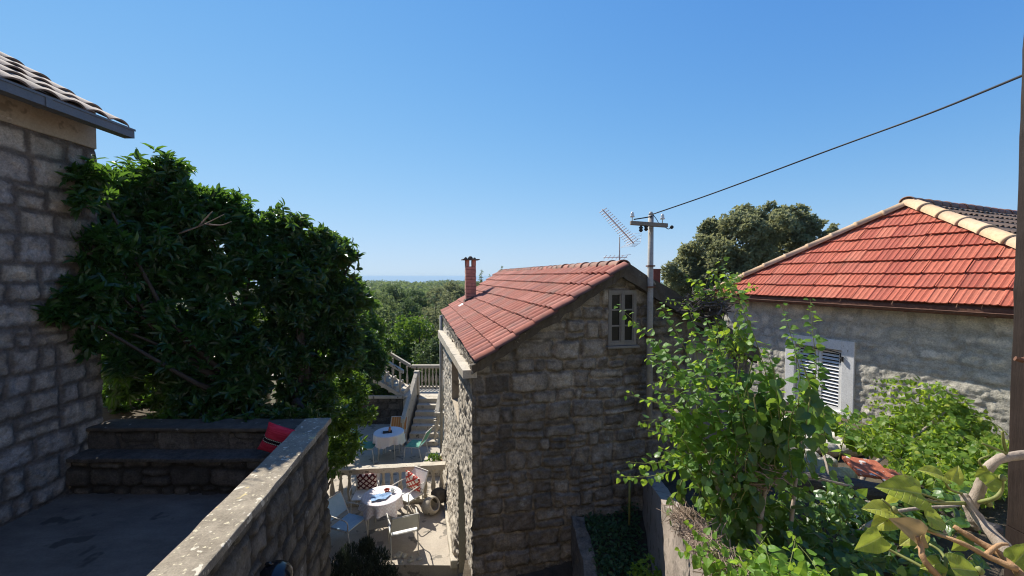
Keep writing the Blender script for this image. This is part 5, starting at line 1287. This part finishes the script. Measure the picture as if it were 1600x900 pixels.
for a in ([(1110, 760, 3.2), (1070, 690, 3.2), (1045, 640, 3.25), (1030, 610, 3.3)], [(1130, 700, 3.4), (1105, 620, 3.4), (1090, 560, 3.45), (1080, 520, 3.5)], [(1140, 640, 3.5), (1135, 580, 3.5), (1118, 530, 3.5), (1105, 500, 3.5)],
          [(1215, 700, 3.3), (1218, 640, 3.2), (1208, 580, 3.15), (1196, 540, 3.15)], [(1290, 700, 3.4), (1286, 650, 3.35), (1278, 610, 3.3), (1280, 575, 3.3)], [(1105, 690, 3.35), (1075, 655, 3.3), (1050, 660, 3.3), (1030, 668, 3.3)], [(1115, 800, 3.0), (1080, 740, 3.0), (1060, 715, 3.05), (1035, 700, 3.1)],
          [(1240, 760, 3.1), (1232, 690, 3.05), (1240, 640, 3.05), (1252, 610, 3.1)], [(1180, 770, 3.05), (1172, 700, 3.0), (1160, 650, 3.0), (1165, 610, 3.05)], [(1310, 720, 3.5), (1322, 670, 3.5), (1330, 640, 3.55)], [(1150, 690, 3.3), (1140, 640, 3.25), (1150, 600, 3.25), (1155, 560, 3.3)]): arch.append(a)
vine("climbing_vine", "big heart-leaved climbing vine with long arching shoots over the plastered garden wall", main,
     [([(1140, 900, 2.9), (1130, 800, 3.1), (1110, 720, 3.3), (1070, 660, 3.5), (1055, 640, 3.6)], .028), ([(1175, 900, 2.9), (1190, 800, 3.1), (1200, 720, 3.3), (1195, 640, 3.4), (1185, 560, 3.4)], .022),
      ([(1230, 880, 3.0), (1240, 780, 3.2), (1250, 700, 3.3), (1258, 620, 3.3)], .016), ([(1130, 800, 3.1), (1160, 760, 3.2), (1230, 740, 3.3), (1330, 760, 3.4)], .02)],
     MAT['leaf_vine'], .08, .125, .0055, root=P(1150, 900, 2.95), hang=.7)
vine("arching_vine", "arching shoots of small paired sunlit leaves reaching from the climbing vine towards the gable", arch, None, MAT['leaf_young'], .052, .088, .0045, root=P(1150, 880, 2.9), tone=.18, hang=.25)
# the bright young growth low in front
yng = []
for _ in range(40):
    x0 = rg.uniform(1110, 1230); y0 = rg.uniform(800, 935); d0 = rg.uniform(2.55, 2.95)
    yng.append([(x0, y0 + 25, d0), (x0 + rg.uniform(-12, 12), y0, d0 - .03), (x0 + rg.uniform(-28, 22), y0 - rg.uniform(25, 55), d0 - .05)])
yng = []
for _ in range(52):
    y0 = rg.uniform(1.4, 2.5); x0 = .88 + (y0 - 1.2) * .2199 + rg.uniform(.06, .55); zt = -2.86 + (5.93 - y0) / 4.73 * 1.54
    b0 = Vector((x0, y0, zt - .05)); a = rg.uniform(0, 6.28); l = rg.uniform(.12, .3)
    yng.append([b0, b0 + Vector((math.cos(a) * l * .5, math.sin(a) * l * .5, l * .55)), b0 + Vector((math.cos(a) * l - .03, math.sin(a) * l, l * .75))])
for k in range(7):
    y0 = 1.45 + k * .1 + rg.uniform(-.04, .04); x0 = .88 + (y0 - 1.2) * .2199; zt = -2.86 + (5.93 - y0) / 4.73 * 1.54
    yng.append([Vector((x0 + .08, y0, zt + .02)), Vector((x0 - .04, y0 - .03, zt + .03)), Vector((x0 - .08, y0 - .06, zt - rg.uniform(.08, .3)))])
vine("young_vine", "light green young vine growing low in front of the garden wall's sunlit face", yng, None, MAT['leaf_young'], .05, .075, .003, root=P(1160, 930, 2.8), tone=.45)
# vine on the cottage eave corner with an old nest of twigs
top = []
for _ in range(22):
    x0 = rg.uniform(1085, 1150); y0 = rg.uniform(455, 520); d0 = rg.uniform(5.2, 5.7); a = rg.uniform(.4, 2.8); l = rg.uniform(25, 60)
    top.append([(x0, y0, d0), (x0 + math.cos(a) * l * .5, y0 - math.sin(a) * l * .6, d0 - .05), (x0 + math.cos(a) * l, y0 - math.sin(a) * l * .8, d0 - .1)])
for _ in range(16):
    x0 = rg.uniform(1115, 1165); y0 = rg.uniform(490, 540); d0 = rg.uniform(4.6, 5.1)
    top.append([(x0, y0, d0), (x0 + rg.uniform(-10, 10), y0 + 22, d0 - .05), (x0 + rg.uniform(-18, 18), y0 + rg.uniform(35, 60), d0 - .08)])
vine("eave_vine", "small-leaved vine tangled round dead wood in the gap between the two roofs", top, [([(1115, 610, 5.0), (1125, 560, 5.1), (1118, 520, 5.2), (1108, 480, 5.3)], .05), ([(1118, 520, 5.2), (1098, 492, 5.3), (1085, 470, 5.4)], .03)], MAT['leaf_ivy'], .06, .085, .004, wood='deadwood', root=P(1115, 610, 5.0), tone=.4)
def twigs(name, label, c, r, n, L_, mat, flat=.5, rad=.005):
    t = MB(); c = Vector(c)
    for _ in range(n):
        o = Vector((rg.gauss(0, 1), rg.gauss(0, 1), rg.gauss(0, flat))) * r * .5; d = Vector((rg.gauss(0, 1), rg.gauss(0, .7), rg.gauss(0, .5))).normalized() * L_ * rg.uniform(.5, 1)
        p = c + o; t.tube([p - d * .5, p + Vector((rg.gauss(0, .02), rg.gauss(0, .02), rg.gauss(0, .02))), p + d * .5], [rad * rg.uniform(.6, 1.3)] * 3, 4)
    o = t.build(name, mat); return tag(o, label, "twigs")
twigs("twig_heap", "heap of grey dead twigs between the cottage verge and the orange roof's eave", P(1102, 480, 5.35), .26, 240, .34, MAT['deadwood'], .55, .007)
def on_top(y0): return Vector((.88 + (y0 - 1.2) * .2199 + .07, y0, -2.86 + (5.93 - y0) / 4.73 * 1.54))
rt = MB()
for _ in range(700):
    y0 = rg.uniform(2.15, 3.5); c = on_top(y0) + Vector((rg.gauss(0, .05), 0, rg.uniform(-.02, .07))); d = Vector((rg.gauss(0, .035), rg.gauss(0, .055), rg.gauss(-.01, .03))); rt.tube([c - d, c + Vector((rg.gauss(0, .02), 0, rg.gauss(0, .02))), c + d], [.0028 * rg.uniform(.6, 1.5)] * 3, 4)
tag(rt.build("dry_roots", MAT['twig']), "reddish mat of dry roots lying along the top edge of the plastered garden wall", "twigs")
twigs("dry_roots", "brown bundle of dry roots in the middle of the climbing vine", P(1172, 738, 3.15), .16, 150, .2, MAT['twig'], .5, .0045)
# creeper mass before the right-hand house
iv = []
poly = [(1215, 690), (1225, 655), (1262, 640), (1330, 650), (1400, 645), (1450, 632), (1500, 630), (1545, 668), (1590, 695), (1590, 760), (1500, 780), (1430, 730), (1340, 690), (1300, 660)]
def inside(x, y):
    c = False
    for (x1, y1), (x2, y2) in zip(poly, poly[1:] + poly[:1]):
        if (y1 > y) != (y2 > y) and x < (x2 - x1) * (y - y1) / (y2 - y1) + x1: c = not c
    return c
while len(iv) < 330:
    x0, y0 = rg.uniform(1225, 1590), rg.uniform(588, 780)
    if not inside(x0, y0): continue
    d0 = 6.0 - (y0 - 630) / 150 * 2.0 + rg.uniform(-.3, .3); a = rg.uniform(-.3, 3.4); l = rg.uniform(18, 42)
    iv.append([(x0, y0 + 12, d0 + .12), (x0 + math.cos(a) * l * .5, y0 - 6 * math.sin(a), d0), (x0 + math.cos(a) * l, y0 + rg.uniform(-6, 14), d0 - .12)])
for q in range(5): iv.append([(1500 - 5 * q, 625 + 8 * q, 5.9), (1460 - 8 * q, 602 + 9 * q, 5.9), (1415 - 6 * q, 592 + 10 * q, 5.9), (1370 - 3 * q, 592 + 11 * q, 5.9)])
for q in range(3): iv.append([(1530 - 5 * q, 665, 5.7), (1515 - 8 * q, 635, 5.7), (1490 - 14 * q, 606 + 6 * q, 5.7), (1462 - 16 * q, 600 + 8 * q, 5.7)])
vine("creeper", "sunlit bright green creeper spread over rubble before the shuttered window", iv, [([(1330, 790, 4.2), (1360, 730, 4.7), (1420, 690, 5.2), (1480, 640, 5.7)], .025), ([(1300, 780, 4.2), (1290, 720, 4.6), (1270, 660, 5.1)], .02)], MAT['leaf_ivy'], .07, .10, .004, root=P(1330, 800, 4.1), tone=.42, hang=.5)
lo = []
for _ in range(135):
    x0 = rg.uniform(1140, 1500); y0 = rg.uniform(770, 930); d0 = 3.6 - (y0 - 780) / 130 * .9 + rg.uniform(-.2, .2); a = rg.uniform(.2, 2.9); l = rg.uniform(25, 60)
    lo.append([(x0, y0 + 15, d0 + .1), (x0 + math.cos(a) * l * .5, y0 - 10, d0), (x0 + math.cos(a) * l, y0 - l * .5 * math.sin(a), d0 - .1)])
vine("ground_vine", "darker heart-leaved vine covering the ground below the fallen timber", lo, [([(1270, 900, 2.9), (1330, 840, 3.1), (1400, 800, 3.3), (1500, 790, 3.3)], .02)], MAT['leaf_vine'], .07, .105, .0045, root=P(1300, 930, 2.8), tone=.4)
for i, (px, y0_, h) in enumerate(((1188, 700, 120),)):
    pass

# close pergola vine with a peeling trunk and big leaves
tv = thing("pergola_vine", "close gnarled vine with peeling pale bark and a few large yellow-green leaves by the post", "vine", P(1600, 905, 1.5))
m = MB()
def branch(pts, r, taper=.5, n=22, wob=.12, mb=None):
    c = bez([P(*q) for q in pts], n); (mb or m).tube(c, [r * (1 - taper * i / n) * rg.uniform(1 - wob, 1 + wob) for i in range(n + 1)], 10); return c
branch([(1640, 960, 1.35), (1600, 893, 1.5), (1560, 845, 1.6), (1530, 812, 1.68), (1512, 785, 1.72), (1505, 772, 1.74)], .028, .45)
branch([(1515, 795, 1.72), (1528, 770, 1.72), (1540, 738, 1.72), (1560, 718, 1.72), (1590, 712, 1.74), (1640, 704, 1.75)], .02, .15)
branch([(1512, 790, 1.72), (1520, 815, 1.7), (1527, 828, 1.69)], .018, .5)
m.build("trunk", MAT['vinebark'], tv, True)
m = MB()
branch([(1610, 915, 1.42), (1570, 872, 1.5), (1535, 850, 1.55), (1505, 832, 1.58), (1490, 822, 1.6)], .017, .5, mb=m)
branch([(1590, 890, 1.45), (1540, 868, 1.5), (1510, 852, 1.52), (1480, 840, 1.55), (1450, 830, 1.58), (1420, 818, 1.6)], .011, .6, mb=m)
branch([(1470, 905, 1.4), (1444, 875, 1.42), (1438, 850, 1.45), (1432, 838, 1.46)], .012, .4, mb=m)
branch([(1540, 868, 1.5), (1560, 852, 1.52), (1575, 850, 1.52)], .009, .5, mb=m)
m.build("branch", MAT['vinebark2'], tv, True)
m = MB()
for pts, r in (([(1510, 786, 1.72), (1480, 786, 1.7), (1455, 784, 1.68), (1425, 772, 1.66)], .008), ([(1480, 786, 1.7), (1450, 775, 1.69), (1432, 768, 1.68)], .005), ([(1480, 838, 1.56), (1440, 822, 1.58), (1400, 798, 1.6), (1378, 780, 1.62)], .006),
               ([(1465, 900, 1.4), (1430, 880, 1.45), (1395, 862, 1.5), (1362, 845, 1.52)], .0065), ([(1472, 905, 1.4), (1478, 880, 1.42), (1470, 862, 1.45), (1452, 850, 1.48)], .0065), ([(1530, 785, 1.7), (1555, 778, 1.66), (1565, 765, 1.66), (1566, 748, 1.66)], .009),
               ([(1572, 706, 1.72), (1568, 690, 1.7), (1566, 674, 1.7)], .007), ([(1572, 708, 1.72), (1552, 700, 1.7), (1535, 693, 1.7)], .006), ([(1540, 738, 1.72), (1530, 720, 1.7), (1545, 712, 1.7)], .005), ([(1505, 772, 1.74), (1485, 765, 1.72), (1475, 750, 1.7)], .006), ([(1400, 798, 1.6), (1385, 815, 1.58)], .005)):
    c = bez([P(*q) for q in pts], 12); m.tube(c, [r * (1 - .35 * i / 12) for i in range(13)], 7)
for px, py, y in ((1397, 797, 1.6), (1566, 747, 1.66), (1530, 892, 1.4), (1545, 787, 1.69)): m.lathe(P(px, py, y) - Z * .014, [(.003, 0), (.011, .006), (.013, .014), (.009, .024), (.002, .03)], 10)
m.build("shoots", MAT['stem'], tv, True)
def big_leaf(L, px0, py0, px1, py1, y, wd=0, tone=.5, tilt=(0, -.7, .7), dy=0):
    a, b = P(px0, py0, y), P(px1, py1, y + dy); d = b - a; L.add(a, d, Vector(tilt) , d.length, tone)
L = Leaves()
for q in ((1440, 772, 1378, 758, 1.65, 0, .35, (0, -.75, .65)), (1395, 800, 1352, 790, 1.6, 0, .75, (.1, -.5, .8)), (1395, 808, 1362, 826, 1.58, 0, .9, (-.3, -.7, .6)), (1378, 838, 1340, 862, 1.5, 0, .3, (.1, -.85, .5)), (1445, 806, 1488, 818, 1.6, 0, .35, (0, -.7, .7)), (1540, 758, 1568, 742, 1.66, 0, .1, (-.1, -.8, .5)),
          (1534, 692, 1550, 708, 1.7, 0, .6, (.2, -.5, .8)), (1486, 888, 1540, 892, 1.38, 0, .2, (.1, -.75, .65)), (1585, 880, 1618, 850, 1.4, 0, .15, (-.2, -.8, .5)), (1475, 745, 1440, 730, 1.7, 0, .5, (.2, -.5, .8)), (1488, 752, 1500, 728, 1.7, 0, .7, (-.3, -.7, .5)), (1438, 830, 1405, 850, 1.55, 0, .95, (.2, -.4, .9)), (1560, 668, 1578, 678, 1.7, 0, .5, (.1, -.4, .8)), (1508, 845, 1490, 862, 1.55, 0, .3, (0, -.8, .5)), (1470, 880, 1440, 886, 1.42, 0, .3, (0, -.6, .8)), (1545, 735, 1525, 745, 1.7, 0, .4, (.1, -.7, .6)), (1400, 770, 1385, 790, 1.66, 0, .8, (.4, -.6, .6))):
    big_leaf(L, *q)
bl = L.build("leaves", MAT['leaf_big'], tv, FINE, .86, True)
L = Leaves(); big_leaf(L, 1445, 838, 1400, 812, 1.47, 0, .4, (.1, -.85, .4)); big_leaf(L, 1440, 835, 1436, 862, 1.46, 0, .6, (.5, -.7, .2)); L.build("dry_leaf", MAT['leaf_dry'], tv, FINE, .8, True)

# garden ground cover and a small pale bush in it
rs = np.random.RandomState(8); L = Leaves(); n = 5200
X = rs.uniform(1.0, 1.9, n); Y = rs.uniform(2.6, 5.95, n); k = (X < .86 + (Y - 2.05) * .2216 + .12); X, Y = X[k], Y[k]; n = len(X)
hgt = .02 + .16 * rs.rand(n) * (fbm(X * 3, Y * 3, 5, 3) + .2)
d = rdir(rs, n); d[:, 2] = np.abs(d[:, 2]) * .4
L.arr(np.stack([X, Y, -3.5 - .2 * sstep(5.2, 3, Y) + hgt], -1), d, np.array([0, 0, 1]) + .4 * rs.normal(size=(n, 3)), .05 * (.6 + .8 * rs.rand(n)), rs.rand(n))
tag(L.build("ground_cover", MAT['leaf_cover'], None, LANCE, .6), "dark green ground cover filling the sunken garden", "ground cover", kind="stuff")
t_ = thing("small_shrub", "small pale-leaved shrub in the sunken garden beside the plastered wall", "shrub", (P(1012, 905, 4.1)))
crown([clump(1012, 890, 4.1, .14), clump(996, 893, 4.1, .09), clump(1030, 897, 4.1, .09)], 170, .045, 4, rs).build("foliage", MAT['leaf_young'], t_, LANCE, .5)
MB().tube(bez([P(1012, 925, 4.1), P(1010, 900, 4.1), P(1014, 882, 4.1)], 5), .006, 5).build("stem", MAT['stem'], t_, True)
o = MB().tube([P(983, 820, 5.35), P(984, 740, 5.35)], .016, 7).build("bamboo_stake", MAT['stem'], None, True); tag(o, "thin bamboo stake standing in the shaded garden corner by the gable", "stake")

# ------------------------------------------------------------------ the air
hz_m = bpy.data.materials.new("haze_air"); hz_m.use_nodes = True; ht = hz_m.node_tree; ht.nodes.clear()
ho_ = ht.nodes.new("ShaderNodeOutputMaterial"); hv_ = ht.nodes.new("ShaderNodeVolumePrincipled")
hv_.inputs["Color"].default_value = (.62, .82, .97, 1); hv_.inputs["Density"].default_value = HAZE; ht.links.new(hv_.outputs[0], ho_.inputs["Volume"])
tag(MB().box((-91000, -150, -154), (91000, 91000, 8)).build("haze", hz_m), kind="stuff")
